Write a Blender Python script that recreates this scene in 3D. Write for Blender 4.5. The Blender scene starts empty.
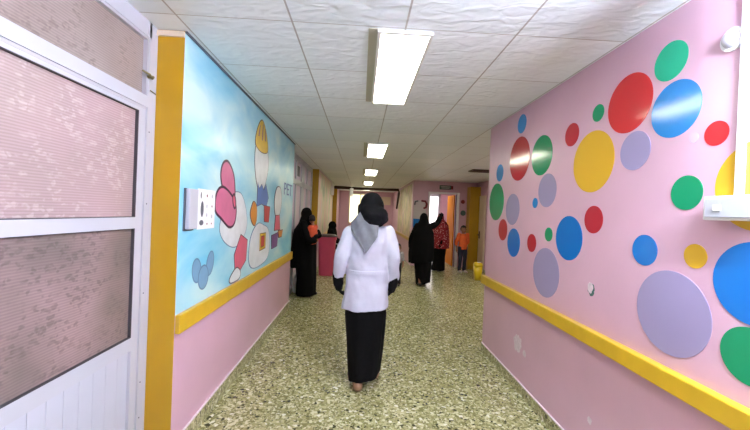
import bpy, bmesh, math, random
from mathutils import Vector, Matrix, noise
random.seed(7)
C = bpy.context.scene.collection
PI = math.pi
XL, XR, H = -1.05, 1.426, 2.5          # mural wall, dotted wall, ceiling height
XP = -1.23                             # plane of the recessed aluminium partitions

# ------------------------------------------------------------------ materials
def lin(c):
    def f(v):
        v /= 255.0
        return v / 12.92 if v <= 0.04045 else ((v + 0.055) / 1.055) ** 2.4
    return (f(c[0]), f(c[1]), f(c[2]), 1.0)

def new_mat(name):
    m = bpy.data.materials.new(name); m.use_nodes = True
    nt = m.node_tree
    return m, nt, nt.nodes['Principled BSDF']

def mat(name, col, rough=0.5, var=0.0, scale=6.0, bump=0.0, bscale=60.0, metal=0.0, spec=0.5, sheen=0.0, col2=None, stretch=None):
    m, nt, b = new_mat(name)
    b.inputs['Base Color'].default_value = lin(col)
    b.inputs['Roughness'].default_value = rough
    b.inputs['Metallic'].default_value = metal
    b.inputs['Specular IOR Level'].default_value = spec
    if sheen: b.inputs['Sheen Weight'].default_value = sheen
    tc = nt.nodes.new('ShaderNodeTexCoord')
    src = tc.outputs['Object']
    if stretch:
        mp = nt.nodes.new('ShaderNodeMapping'); mp.inputs['Scale'].default_value = stretch
        nt.links.new(src, mp.inputs['Vector']); src = mp.outputs['Vector']
    if var or col2:
        n = nt.nodes.new('ShaderNodeTexNoise'); n.inputs['Scale'].default_value = scale; n.inputs['Detail'].default_value = 5
        nt.links.new(src, n.inputs['Vector'])
        r = nt.nodes.new('ShaderNodeValToRGB')
        r.color_ramp.elements[0].position = 0.32; r.color_ramp.elements[1].position = 0.68
        c2 = col2 or tuple(max(0, v * (1 - var)) for v in col)
        r.color_ramp.elements[0].color = lin(c2); r.color_ramp.elements[1].color = lin(col)
        nt.links.new(n.outputs['Fac'], r.inputs['Fac']); nt.links.new(r.outputs['Color'], b.inputs['Base Color'])
    if bump:
        n = nt.nodes.new('ShaderNodeTexNoise'); n.inputs['Scale'].default_value = bscale; n.inputs['Detail'].default_value = 3
        nt.links.new(src, n.inputs['Vector'])
        bp = nt.nodes.new('ShaderNodeBump'); bp.inputs['Strength'].default_value = bump; bp.inputs['Distance'].default_value = 0.01
        nt.links.new(n.outputs['Fac'], bp.inputs['Height']); nt.links.new(bp.outputs['Normal'], b.inputs['Normal'])
    return m

def emit(name, col, s):
    m, nt, b = new_mat(name)
    b.inputs['Base Color'].default_value = lin(col)
    b.inputs['Emission Color'].default_value = lin(col); b.inputs['Emission Strength'].default_value = s
    return m

def terrazzo(name, rough=0.2):
    m, nt, b = new_mat(name); N, Lk = nt.nodes, nt.links
    tc = N.new('ShaderNodeTexCoord')
    def layer(scale, stops):
        v = N.new('ShaderNodeTexVoronoi'); v.inputs['Scale'].default_value = scale
        Lk.new(tc.outputs['Object'], v.inputs['Vector'])
        s = N.new('ShaderNodeSeparateColor'); Lk.new(v.outputs['Color'], s.inputs['Color'])
        r = N.new('ShaderNodeValToRGB'); r.color_ramp.interpolation = 'CONSTANT'
        for i, (p, c) in enumerate(stops):
            e = r.color_ramp.elements[i] if i < 2 else r.color_ramp.elements.new(p)
            e.position = p; e.color = lin(c)
        Lk.new(s.outputs['Red'], r.inputs['Fac'])
        return v, s, r
    v1, s1, r1 = layer(48, [(0, (132, 130, 82)), (.2, (164, 162, 110)), (.42, (188, 185, 136)), (.62, (218, 215, 174)), (.8, (140, 138, 90)), (.9, (66, 66, 42)), (.95, (238, 236, 212))])
    v2, s2, r2 = layer(95, [(0, (154, 152, 102)), (.3, (186, 183, 136)), (.6, (126, 124, 80)), (.78, (222, 219, 182)), (.93, (66, 68, 44))])
    mx = N.new('ShaderNodeMix'); mx.data_type = 'RGBA'
    gt = N.new('ShaderNodeMath'); gt.operation = 'GREATER_THAN'; gt.inputs[1].default_value = 0.5
    Lk.new(s1.outputs['Green'], gt.inputs[0]); Lk.new(gt.outputs[0], mx.inputs['Factor'])
    Lk.new(r1.outputs['Color'], mx.inputs['A']); Lk.new(r2.outputs['Color'], mx.inputs['B'])
    n = N.new('ShaderNodeTexNoise'); n.inputs['Scale'].default_value = 1.3; Lk.new(tc.outputs['Object'], n.inputs['Vector'])
    m2 = N.new('ShaderNodeMix'); m2.data_type = 'RGBA'; m2.blend_type = 'MULTIPLY'; m2.inputs['Factor'].default_value = 0.35
    Lk.new(mx.outputs['Result'], m2.inputs['A']); Lk.new(n.outputs['Fac'], m2.inputs['B'])
    Lk.new(m2.outputs['Result'], b.inputs['Base Color'])
    b.inputs['Roughness'].default_value = rough
    return m

def ceiling_mat():
    m, nt, b = new_mat('mineral ceiling tiles'); N, Lk = nt.nodes, nt.links
    tc = N.new('ShaderNodeTexCoord'); sp = N.new('ShaderNodeSeparateXYZ'); Lk.new(tc.outputs['Object'], sp.inputs[0])
    def line(out, off, per, w):
        a = N.new('ShaderNodeMath'); a.operation = 'SUBTRACT'; a.inputs[1].default_value = off - w / 2; Lk.new(out, a.inputs[0])
        d = N.new('ShaderNodeMath'); d.operation = 'DIVIDE'; d.inputs[1].default_value = per; Lk.new(a.outputs[0], d.inputs[0])
        f = N.new('ShaderNodeMath'); f.operation = 'FRACT'; Lk.new(d.outputs[0], f.inputs[0])
        l = N.new('ShaderNodeMath'); l.operation = 'LESS_THAN'; l.inputs[1].default_value = w / per; Lk.new(f.outputs[0], l.inputs[0])
        fl = N.new('ShaderNodeMath'); fl.operation = 'FLOOR'; Lk.new(d.outputs[0], fl.inputs[0])
        return l.outputs[0], fl.outputs[0]
    lx, ix = line(sp.outputs['X'], 0.2, 0.607, 0.010)
    ly, iy = line(sp.outputs['Y'], 1.885, 0.613, 0.006)
    mxl = N.new('ShaderNodeMath'); mxl.operation = 'MAXIMUM'; Lk.new(lx, mxl.inputs[0]); Lk.new(ly, mxl.inputs[1])
    cb = N.new('ShaderNodeCombineXYZ'); Lk.new(ix, cb.inputs[0]); Lk.new(iy, cb.inputs[1])
    wn = N.new('ShaderNodeTexWhiteNoise'); Lk.new(cb.outputs[0], wn.inputs['Vector'])
    r = N.new('ShaderNodeValToRGB'); r.color_ramp.elements[0].color = lin((228, 238, 242)); r.color_ramp.elements[1].color = lin((240, 247, 250))
    Lk.new(wn.outputs['Value'], r.inputs['Fac'])
    mp = N.new('ShaderNodeMapping'); mp.inputs['Scale'].default_value = (9, 16, 9); mp.inputs['Rotation'].default_value = (0, 0, 0.5)
    Lk.new(tc.outputs['Object'], mp.inputs['Vector'])
    n = N.new('ShaderNodeTexNoise'); n.inputs['Scale'].default_value = 1.0; n.inputs['Detail'].default_value = 1.5; n.inputs['Distortion'].default_value = 0.6
    Lk.new(mp.outputs['Vector'], n.inputs['Vector'])
    mix = N.new('ShaderNodeMix'); mix.data_type = 'RGBA'; Lk.new(mxl.outputs[0], mix.inputs['Factor'])
    Lk.new(r.outputs['Color'], mix.inputs['A']); mix.inputs['B'].default_value = lin((176, 176, 172))
    Lk.new(mix.outputs['Result'], b.inputs['Base Color'])
    bp = N.new('ShaderNodeBump'); bp.inputs['Strength'].default_value = 0.5; bp.inputs['Distance'].default_value = 0.02
    Lk.new(n.outputs['Fac'], bp.inputs['Height']); Lk.new(bp.outputs['Normal'], b.inputs['Normal'])
    b.inputs['Roughness'].default_value = 0.5
    return m

def lace_glass(name, base, pat, pat2, amt=0.55):
    """obscured glass with a lacy curtain pattern pressed against it"""
    m, nt, b = new_mat(name); N, Lk = nt.nodes, nt.links
    tc = N.new('ShaderNodeTexCoord')
    v = N.new('ShaderNodeTexVoronoi'); v.inputs['Scale'].default_value = 30; v.inputs['Randomness'].default_value = 1
    mp = N.new('ShaderNodeMapping'); mp.inputs['Rotation'].default_value = (0.6, 0, 0); mp.inputs['Scale'].default_value = (1, 0.7, 1.5)
    nz = N.new('ShaderNodeTexNoise'); nz.inputs['Scale'].default_value = 7; nz.inputs['Detail'].default_value = 4
    Lk.new(tc.outputs['Object'], mp.inputs['Vector']); nd = N.new('ShaderNodeTexNoise'); nd.inputs['Scale'].default_value = 24; nd.inputs['Detail'].default_value = 2; Lk.new(tc.outputs['Object'], nd.inputs['Vector'])
    va = N.new('ShaderNodeVectorMath'); va.operation = 'MULTIPLY_ADD'; va.inputs[1].default_value = (.07, .07, .07); Lk.new(nd.outputs['Color'], va.inputs[0]); Lk.new(mp.outputs['Vector'], va.inputs[2])
    Lk.new(va.outputs[0], v.inputs['Vector'])
    Lk.new(tc.outputs['Object'], nz.inputs['Vector'])
    rv = N.new('ShaderNodeValToRGB'); rv.color_ramp.elements[0].position = .3; rv.color_ramp.elements[0].color = (1, 1, 1, 1); rv.color_ramp.elements[1].position = .48; rv.color_ramp.elements[1].color = (0, 0, 0, 1)
    Lk.new(v.outputs['Distance'], rv.inputs['Fac'])
    rn = N.new('ShaderNodeValToRGB'); rn.color_ramp.elements[0].position = .42; rn.color_ramp.elements[1].position = .56
    Lk.new(nz.outputs['Fac'], rn.inputs['Fac'])
    mu = N.new('ShaderNodeMath'); mu.operation = 'MULTIPLY'; Lk.new(rv.outputs['Color'], mu.inputs[0]); Lk.new(rn.outputs['Color'], mu.inputs[1])
    mu2 = N.new('ShaderNodeMath'); mu2.operation = 'MULTIPLY'; mu2.inputs[1].default_value = amt; Lk.new(mu.outputs[0], mu2.inputs[0])
    n2 = N.new('ShaderNodeTexNoise'); n2.inputs['Scale'].default_value = 2.2; n2.inputs['Detail'].default_value = 3; Lk.new(tc.outputs['Object'], n2.inputs['Vector'])
    r2 = N.new('ShaderNodeValToRGB'); r2.color_ramp.elements[0].position = .35; r2.color_ramp.elements[1].position = .65
    r2.color_ramp.elements[0].color = lin(base); r2.color_ramp.elements[1].color = lin(pat2); Lk.new(n2.outputs['Fac'], r2.inputs['Fac'])
    mix = N.new('ShaderNodeMix'); mix.data_type = 'RGBA'; Lk.new(mu2.outputs[0], mix.inputs['Factor'])
    Lk.new(r2.outputs['Color'], mix.inputs['A']); mix.inputs['B'].default_value = lin(pat)
    w = N.new('ShaderNodeTexWave'); w.bands_direction = 'Z'; w.inputs['Scale'].default_value = 27; w.inputs['Distortion'].default_value = 0.6
    Lk.new(tc.outputs['Object'], w.inputs['Vector'])
    m3 = N.new('ShaderNodeMix'); m3.data_type = 'RGBA'; m3.blend_type = 'MULTIPLY'; m3.inputs['Factor'].default_value = 0.2
    Lk.new(mix.outputs['Result'], m3.inputs['A']); Lk.new(w.outputs['Color'], m3.inputs['B'])
    Lk.new(m3.outputs['Result'], b.inputs['Base Color'])
    bp = N.new('ShaderNodeBump'); bp.inputs['Strength'].default_value = 0.15; bp.inputs['Distance'].default_value = 0.003
    Lk.new(w.outputs['Fac'], bp.inputs['Height']); Lk.new(bp.outputs['Normal'], b.inputs['Normal'])
    b.inputs['Roughness'].default_value = 0.28
    return m

def sky_paint(name):
    m, nt, b = new_mat(name); N, Lk = nt.nodes, nt.links
    tc = N.new('ShaderNodeTexCoord')
    n = N.new('ShaderNodeTexNoise'); n.inputs['Scale'].default_value = 1.5; n.inputs['Detail'].default_value = 4; n.inputs['Distortion'].default_value = 0.5
    mp = N.new('ShaderNodeMapping'); mp.inputs['Rotation'].default_value = (0.7, 0, 0); mp.inputs['Scale'].default_value = (1, 0.9, 1.5); mp.inputs['Location'].default_value = (0, 0.35, 0.2)
    Lk.new(tc.outputs['Object'], mp.inputs['Vector']); Lk.new(mp.outputs['Vector'], n.inputs['Vector'])
    r = N.new('ShaderNodeValToRGB')
    r.color_ramp.elements[0].position = .33; r.color_ramp.elements[0].color = lin((112, 192, 220))
    r.color_ramp.elements[1].position = .66; r.color_ramp.elements[1].color = lin((204, 232, 232))
    e = r.color_ramp.elements.new(.5); e.color = lin((162, 214, 228))
    Lk.new(n.outputs['Fac'], r.inputs['Fac']); Lk.new(r.outputs['Color'], b.inputs['Base Color'])
    b.inputs['Roughness'].default_value = 0.28
    return m

def streak_paint(name, cols, scale=3.0):
    m, nt, b = new_mat(name); N, Lk = nt.nodes, nt.links
    tc = N.new('ShaderNodeTexCoord'); mp = N.new('ShaderNodeMapping'); mp.inputs['Scale'].default_value = (1, 1, 0.7)
    Lk.new(tc.outputs['Object'], mp.inputs['Vector'])
    n = N.new('ShaderNodeTexNoise'); n.inputs['Scale'].default_value = scale; n.inputs['Detail'].default_value = 3; Lk.new(mp.outputs['Vector'], n.inputs['Vector'])
    r = N.new('ShaderNodeValToRGB'); k = len(cols)
    for i, c in enumerate(cols):
        p = 0.3 + 0.4 * i / (k - 1)
        e = r.color_ramp.elements[i] if i < 2 else r.color_ramp.elements.new(p)
        e.position = p; e.color = lin(c)
    Lk.new(n.outputs['Fac'], r.inputs['Fac']); Lk.new(r.outputs['Color'], b.inputs['Base Color'])
    b.inputs['Roughness'].default_value = 0.45
    return m

def check_cloth(name, c1, c2, scale):
    m, nt, b = new_mat(name); N, Lk = nt.nodes, nt.links
    tc = N.new('ShaderNodeTexCoord'); v = N.new('ShaderNodeTexVoronoi'); v.inputs['Scale'].default_value = scale
    Lk.new(tc.outputs['Object'], v.inputs['Vector'])
    r = N.new('ShaderNodeValToRGB'); r.color_ramp.interpolation = 'CONSTANT'
    r.color_ramp.elements[0].color = lin(c2); r.color_ramp.elements[1].position = .27; r.color_ramp.elements[1].color = lin(c1)
    Lk.new(v.outputs['Distance'], r.inputs['Fac']); Lk.new(r.outputs['Color'], b.inputs['Base Color'])
    b.inputs['Roughness'].default_value = 0.85
    return m

M = {}
M['pink'] = mat('pink wall paint', (212, 172, 190), 0.32, var=0.035, scale=2.5, bump=0.06, bscale=35)
M['yellow'] = mat('yellow gloss paint', (184, 144, 18), 0.3, var=0.04, scale=5, bump=0.06, bscale=30)
M['rail'] = mat('yellow rail paint', (208, 170, 40), 0.3, var=0.06, scale=9)
M['skirting'] = terrazzo('terrazzo skirting', 0.35)
M['floor'] = terrazzo('terrazzo floor', 0.27)
M['ceiling'] = ceiling_mat()
M['alu'] = mat('white lacquered aluminium', (186, 189, 198), 0.3, var=0.02, scale=4)
M['alu_grey'] = mat('grey glazing bead', (178, 178, 186), 0.35)  # slightly greyer than the frame lacquer, used on the rebates
M['gasket'] = mat('black rubber gasket', (62, 60, 64), 0.6)
M['pvc'] = mat('white plastic panel', (188, 192, 204), 0.35, var=0.03, scale=3)
M['lace_top'] = lace_glass('brown patterned glass', (146, 132, 126), (112, 100, 94), (160, 148, 142), 0.5)
M['lace_mid'] = lace_glass('pink patterned glass', (166, 148, 146), (208, 195, 194), (182, 157, 159), 0.42)
M['lace_low'] = lace_glass('grey pink patterned glass', (116, 106, 101), (86, 79, 74), (156, 134, 133), 0.5)
M['lilac_glass'] = lace_glass('lilac frosted glass', (196, 178, 204), (228, 220, 232), (210, 190, 208), 0.5)
M['sky'] = sky_paint('sky blue mural paint')
M['wood_brown'] = mat('dark brown metal', (58, 34, 28), 0.5)
M['white'] = mat('white plastic', (236, 236, 238), 0.35)
M['paper'] = mat('white paper', (236, 236, 240), 0.6)
M['greybox'] = mat('pale grey plastic', (186, 186, 196), 0.45)
M['darkgrey'] = mat('dark grey plastic', (84, 88, 98), 0.5)
M['chrome'] = mat('brushed steel', (190, 190, 190), 0.3, metal=0.9)
M['brass'] = mat('old brass', (130, 122, 84), 0.4, metal=0.6)
M['light'] = emit('light diffuser', (252, 250, 228), 7.2)
M['lightframe'] = mat('light frame', (226, 226, 222), 0.4)
M['olive'] = mat('olive grey filler strip', (178, 177, 156), 0.6)
M['binpink'] = mat('dark pink plastic', (196, 70, 100), 0.4, var=0.05, scale=5)
M['binlid'] = mat('dark lid plastic', (66, 48, 48), 0.45)
M['binyellow'] = mat('yellow plastic', (222, 190, 20), 0.35)
M['liner'] = mat('white plastic bag film', (232, 232, 236), 0.35, bump=0.6, bscale=25)
M['black'] = mat('black cloth', (9, 9, 10), 0.9, bump=0.25, bscale=40, spec=0.12)
M['black2'] = mat('black abaya cloth', (10, 10, 11), 0.9, bump=0.25, bscale=30, spec=0.12)
M['hijab'] = mat('charcoal headscarf cloth', (11, 12, 16), 0.95, bump=0.2, bscale=60, spec=0.15)
M['greyscarf'] = mat('grey scarf cloth', (116, 122, 130), 0.85, var=0.1, scale=25, bump=0.2, bscale=80)
M['coat'] = mat('white coat cloth', (196, 198, 214), 0.9, var=0.02, scale=8, bump=0.8, bscale=9, spec=0.2)
M['glove'] = mat('black glove', (9, 9, 10), 0.85, spec=0.15)
M['tan'] = mat('tan leather', (148, 112, 84), 0.5)
M['shoe'] = mat('black shoe', (22, 20, 22), 0.4)
M['shoe_white'] = mat('pale shoe', (190, 186, 186), 0.5)
M['skin'] = mat('brown skin', (152, 106, 80), 0.55, var=0.05, scale=14)
M['hair'] = mat('black hair', (22, 17, 16), 0.7, bump=0.8, bscale=70)
M['orange'] = mat('orange shirt', (232, 104, 44), 0.8, var=0.08, scale=12, bump=0.2, bscale=30)
M['orangered'] = mat('orange red jersey', (214, 84, 48), 0.8, var=0.12, scale=12, bump=0.2, bscale=30)
M['jeans'] = mat('dark blue jeans', (34, 40, 62), 0.85, var=0.15, scale=20)
M['blacktrouser'] = mat('black trousers', (22, 22, 26), 0.85)
M['greyshirt'] = check_cloth('grey and white shirt', (150, 144, 146), (206, 198, 198), 22)
M['redscarf'] = check_cloth('dark red patterned scarf', (128, 20, 34), (206, 150, 150), 22)
M['eyewhite'] = mat('eye', (30, 22, 20), 0.2)
M['lip'] = mat('lip', (132, 74, 66), 0.5)
M['crimson'] = mat('dark red paint', (120, 22, 40), 0.5)
M['creamlit'] = emit('bright window', (244, 236, 196), 0.75)
M['daylit'] = emit('bright doorway window', (255, 252, 255), 0.9)
M['mural2'] = streak_paint('faded figure mural paint', [(206, 170, 160), (214, 200, 160), (170, 160, 130), (226, 196, 190), (150, 130, 120)], 2.2)
M['mural3'] = streak_paint('pale green mural paint', [(150, 160, 130), (206, 200, 170), (216, 176, 170), (180, 196, 186)], 1.8)
M['orangedoor'] = mat('orange door', (204, 128, 2), 0.7, spec=0.1)
M['palegrey'] = mat('pale grey board', (196, 190, 192), 0.5)
M['teal'] = mat('dark green sign', (70, 98, 92), 0.5)
M['cream'] = mat('cream paint', (222, 206, 182), 0.45)
M['scuff'] = mat('bare white plaster', (228, 214, 220), 0.8, var=0.1, scale=60)
M['hole'] = mat('grey green plaster', (60, 96, 92), 0.9)
DOT = {
    'red': mat('red dot paint', (196, 44, 48), 0.13), 'darkred': mat('dark red dot paint', (176, 40, 52), 0.13),
    'green': mat('green dot paint', (22, 140, 92), 0.13), 'mint': mat('bright green dot paint', (30, 176, 134), 0.13),
    'blue': mat('blue dot paint', (22, 112, 190), 0.13), 'blue2': mat('mid blue dot paint', (40, 130, 198), 0.13),
    'yellow': mat('yellow dot paint', (216, 172, 44), 0.22), 'lav': mat('lavender dot paint', (156, 146, 182), 0.25),
    'lav2': mat('pale lavender dot paint', (198, 178, 212), 0.25)}

# ------------------------------------------------------------------ helpers
def link_mesh(name, bm, m, parent=None, smooth=False):
    bmesh.ops.recalc_face_normals(bm, faces=bm.faces[:])
    me = bpy.data.meshes.new(name); bm.to_mesh(me); bm.free()
    return link(name, me, m, parent, smooth)

def link(name, me, m, parent=None, smooth=False):
    ms = m if isinstance(m, (list, tuple)) else [m]
    for x in ms: me.materials.append(x)
    if smooth:
        for p in me.polygons: p.use_smooth = True
    o = bpy.data.objects.new(name, me); C.objects.link(o)
    if parent: o.parent = parent
    return o

def box(bm, a, b, mi=0, bev=0.0):
    x0, y0, z0 = (min(a[i], b[i]) for i in range(3)); x1, y1, z1 = (max(a[i], b[i]) for i in range(3))
    vs = [bm.verts.new(p) for p in [(x0,y0,z0),(x1,y0,z0),(x1,y1,z0),(x0,y1,z0),(x0,y0,z1),(x1,y0,z1),(x1,y1,z1),(x0,y1,z1)]]
    fs = [bm.faces.new([vs[i] for i in f]) for f in [(0,3,2,1),(4,5,6,7),(0,1,5,4),(1,2,6,5),(2,3,7,6),(3,0,4,7)]]
    for f in fs: f.material_index = mi
    if bev:
        es = list({e for f in fs for e in f.edges})
        r = bmesh.ops.bevel(bm, geom=es, offset=bev, segments=2, affect='EDGES', profile=0.5)
        for f in r['faces']: f.material_index = mi
    return fs        # front -y face is fs[2] (valid only without a bevel)

def tube(bm, pts, radii, n=14, caps=True, mi=0):
    pts = [Vector(p) for p in pts]
    if not isinstance(radii, (list, tuple)): radii = [radii] * len(pts)
    P, R = [], []
    if caps:
        d = (pts[0] - pts[1]).normalized()
        for s, k in ((0.97, 0.25), (0.75, 0.66), (0.4, 0.92)): P.append(pts[0] + d * radii[0] * s); R.append(radii[0] * k)
    P += pts; R += list(radii)
    if caps:
        d = (pts[-1] - pts[-2]).normalized()
        for s, k in ((0.4, 0.92), (0.75, 0.66), (0.97, 0.25)): P.append(pts[-1] + d * radii[-1] * s); R.append(radii[-1] * k)
    rings = []; ref = None
    for i, p in enumerate(P):
        t = (P[min(i + 1, len(P) - 1)] - P[max(i - 1, 0)]).normalized()
        if ref is None:
            ref = Vector((0, 0, 1)) if abs(t.z) < 0.9 else Vector((1, 0, 0))
        u = (ref - t * ref.dot(t)).normalized(); v = t.cross(u); ref = u
        rings.append([bm.verts.new(p + (u * math.cos(2 * PI * k / n) + v * math.sin(2 * PI * k / n)) * R[i]) for k in range(n)])
    for a, b in zip(rings, rings[1:]):
        for k in range(n):
            f = bm.faces.new((a[k], a[(k + 1) % n], b[(k + 1) % n], b[k])); f.material_index = mi
    for r in (rings[0][::-1], rings[-1]):
        f = bm.faces.new(r); f.material_index = mi

def loft(bm, rings, n=28, fold=None, mi=0, cap=True):
    """rings: (cx, cy, cz, rx, ry[, tiltx, tilty]) stacked; fold(angle, t) scales the radius"""
    rr = []
    for i, r in enumerate(rings):
        cx, cy, cz, rx, ry = r[:5]; tx = r[5] if len(r) > 5 else 0; ty = r[6] if len(r) > 6 else 0
        t = i / max(1, len(rings) - 1); ring = []
        for k in range(n):
            a = 2 * PI * k / n; s = fold(a, t) if fold else 1
            x, y = rx * math.cos(a) * s, ry * math.sin(a) * s
            ring.append(bm.verts.new((cx + x, cy + y, cz + tx * x + ty * y)))
        rr.append(ring)
    for a, b in zip(rr, rr[1:]):
        for k in range(n):
            f = bm.faces.new((a[k], a[(k + 1) % n], b[(k + 1) % n], b[k])); f.material_index = mi
    if cap:
        for r in (rr[0][::-1], rr[-1]):
            f = bm.faces.new(r); f.material_index = mi

def ellipsoid(bm, c, r, rot=None, u=20, v=14, mi=0):
    g = bmesh.ops.create_uvsphere(bm, u_segments=u, v_segments=v, radius=1.0)['verts']
    for q in g:
        p = Vector((q.co.x * r[0], q.co.y * r[1], q.co.z * r[2]))
        if rot: p = rot @ p
        q.co = p + Vector(c)
    for q in g:
        for f in q.link_faces: f.material_index = mi

def prism(bm, pts, x0, x1, mi=0):
    """closed outline in (y, z) extruded along x from x0 to x1"""
    a = [bm.verts.new((x0, p[0], p[1])) for p in pts]; b = [bm.verts.new((x1, p[0], p[1])) for p in pts]
    fs = [bm.faces.new(a), bm.faces.new(b)]
    for i in range(len(pts)):
        j = (i + 1) % len(pts); fs.append(bm.faces.new((a[i], a[j], b[j], b[i])))
    for f in fs: f.material_index = mi

def remesh(bm, voxel, smooth=3, fold=0.0, fs=(11, 11, 2.2), seed=0.0):
    bmesh.ops.recalc_face_normals(bm, faces=bm.faces[:])
    me = bpy.data.meshes.new('tmp'); bm.to_mesh(me); bm.free()
    o = bpy.data.objects.new('tmp', me); C.objects.link(o)
    md = o.modifiers.new('r', 'REMESH'); md.mode = 'VOXEL'; md.voxel_size = voxel
    if smooth:
        s = o.modifiers.new('s', 'SMOOTH'); s.iterations = smooth; s.factor = 0.5
    dg = bpy.context.evaluated_depsgraph_get()
    out = bpy.data.meshes.new_from_object(o.evaluated_get(dg))
    bpy.data.objects.remove(o); bpy.data.meshes.remove(me)
    if fold:
        nr = [v.normal.copy() for v in out.vertices]
        for v, nn in zip(out.vertices, nr):
            q = Vector((v.co.x * fs[0] + seed, v.co.y * fs[1], v.co.z * fs[2]))
            v.co += nn * fold * (noise.noise(q) + 0.4 * noise.noise(q * 2.3))
    return out

def thing(name, label, cat, loc=(0, 0, 0), rotz=0.0, group=None):
    o = bpy.data.objects.new(name, None); C.objects.link(o); o.empty_display_size = 0.1
    o.location = loc; o.rotation_euler = (0, 0, rotz)
    return tag(o, label, cat, group)

def tag(o, label, cat, group=None):
    o['label'] = label; o['category'] = cat
    if group: o['group'] = group
    return o

def struct(name, bm, m, parent=None, smooth=False):
    o = link_mesh(name, bm, m, parent, smooth)
    if not parent: o['kind'] = 'structure'
    return o

def sbox(name, a, b, m, parent=None, bev=0):
    bm = bmesh.new(); box(bm, a, b, 0, bev); return struct(name, bm, m, parent)

def part(name, a, b, m, parent, bev=0.0):
    bm = bmesh.new(); box(bm, a, b, 0, bev); return link_mesh(name, bm, m, parent)

# ------------------------------------------------------------------ room shell
Y0, Y1 = -2.6, 16.6
bm = bmesh.new(); box(bm, (-1.5, Y0 - .2, -.1), (3.7, Y1 + .2, 0)); struct('floor', bm, M['floor'])
bm = bmesh.new(); box(bm, (-1.5, Y0 - .2, H), (3.7, Y1 + .2, H + .1)); struct('ceiling', bm, M['ceiling'])

def yellow_end(name, a, b):
    bm = bmesh.new(); fs = box(bm, a, b); fs[2].material_index = 1
    return struct(name, bm, [M['pink'], M['yellow']])
yellow_end('wall_left', (-1.4, 2.06, 0), (XL, 5.38, H))
yellow_end('wall_left_middle', (-1.4, 8.5, 0), (XL, 12.0, H))
yellow_end('wall_left_end', (-1.4, 15.0, 0), (XL, Y1, H))
sbox('wall_left_recess', (-1.4, 12.0, 0), (XP, 15.0, H), M['mural3'])
sbox('wall_left_near', (-1.4, Y0, 0), (XP, 0.1, H), M['pink'])
sbox('wall_back', (-1.5, Y0 - .2, 0), (1.7, Y0, H), M['pink'])
sbox('wall_far', (-1.5, Y1, 0), (1.7, Y1 + .2, H), M['pink'])
# dotted wall with two scuffs in the paint
sbox('wall_right', (XR, Y0, 0), (XR + .25, 3.9, H), M['pink'])
sbox('wall_lobby_near', (XR + .25, 3.7, 0), (3.6, 3.9, H), M['pink'])
sbox('wall_lobby_right', (3.4, 3.9, 0), (3.6, 13.2, H), M['pink'])
bm = bmesh.new()
DX0, DX1, DT = 2.0, 2.80, 2.14
box(bm, (1.5, 10.2, 0), (DX0, 10.34, H)); box(bm, (DX1, 10.2, 0), (3.4, 10.34, H)); box(bm, (DX0, 10.2, DT), (DX1, 10.34, H))
struct('wall_lobby_far', bm, M['pink'])
sbox('wall_right_far', (1.5, 10.34, 0), (1.64, Y1, H), M['pink'])
sbox('wall_side_room_back', (1.64, 13.0, 0), (3.4, 13.2, H), M['pink'])
bm = bmesh.new(); box(bm, (3.10, 9.9, 0), (3.4, 10.2, 2.36)); struct('pillar', bm, M['yellow'])

# ceiling angle above the first yellow face
bm = bmesh.new(); box(bm, (XP, 2.045, 2.462), (XL, 2.06, 2.492)); struct('trim_1', bm, M['cream'])
# painted bump rails
def rail(name, a, b):
    bm = bmesh.new(); box(bm, a, b, 0, 0.006); return struct(name, bm, M['rail'])
rail('trim_2', (XL, 2.062, .752), (XL + .032, 5.38, .862))
rail('trim_3', (XR, Y0, .762), (XR - .05, 3.9, .852))
rail('trim_4', (XL, 8.5, .752), (XL + .032, 12.0, .862))
rail('trim_5', (1.5, 10.36, .70), (1.46, 16.5, .80))
# dark ceiling angle along the mural
bm = bmesh.new(); box(bm, (XL, 2.06, H - .012), (XL + .012, 5.38, H)); struct('trim_6', bm, M['darkgrey'])
# terrazzo skirtings with a pale upper edge
def skirting(name, a, b, edge_a, edge_b):
    bm = bmesh.new(); box(bm, a, b, 0); box(bm, edge_a, edge_b, 1); return struct(name, bm, [M['skirting'], M['scuff']])
skirting('baseboard_left', (XL, 2.06, 0), (XL + .012, 5.38, .105), (XL, 2.06, .105), (XL + .012, 5.38, .114))
skirting('baseboard_right', (XR, Y0, 0), (XR - .012, 3.9, .082), (XR, Y0, .082), (XR - .012, 3.9, .092))
skirting('baseboard_left_middle', (XL, 8.5, 0), (XL + .012, 12, .10), (XL, 8.5, .10), (XL + .012, 12, .11))
skirting('baseboard_lobby_right', (3.4, 3.9, 0), (3.388, 9.9, .082), (3.4, 3.9, .082), (3.388, 9.9, .092))

# ------------------------------------------------------------------ near aluminium partition (door leaf with glass, transom above)
d1 = bpy.data.objects.new('door_1', None); C.objects.link(d1); d1['kind'] = 'structure'
x0, x1 = XP - .03, XP + .03
bm = bmesh.new()
box(bm, (x0, 1.985, 0), (x1, 2.058, H))                # outer jamb against the yellow face
box(bm, (x0, .1, 2.415), (x1, 2.0, H))                 # head
box(bm, (x0, .1, 2.032), (x1, 1.985, 2.094))           # transom bar
box(bm, (x0, .1, 0), (x1, .18, H))
for zz in (1.9, 1.5, 1.0, .5, .3):                      # screw heads
    tube(bm, [(x1, 2.005, zz), (x1 + .002, 2.005, zz)], .004, 8, False, 1)
link_mesh('frame', bm, [M['alu'], M['darkgrey']], d1)
bm = bmesh.new()                                        # leaf: stiles and rails
xa, xb = XP - .022, XP + .022
box(bm, (xa, 1.928, .03), (xb, 1.983, 2.03))
box(bm, (xa, 1.12, .03), (xb, 1.195, 2.03))
box(bm, (xa, 1.195, 2.0), (xb, 1.928, 2.03))
box(bm, (xa, 1.195, 1.366), (xb, 1.928, 1.426))
box(bm, (xa, 1.195, .706), (xb, 1.928, .776))
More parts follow.
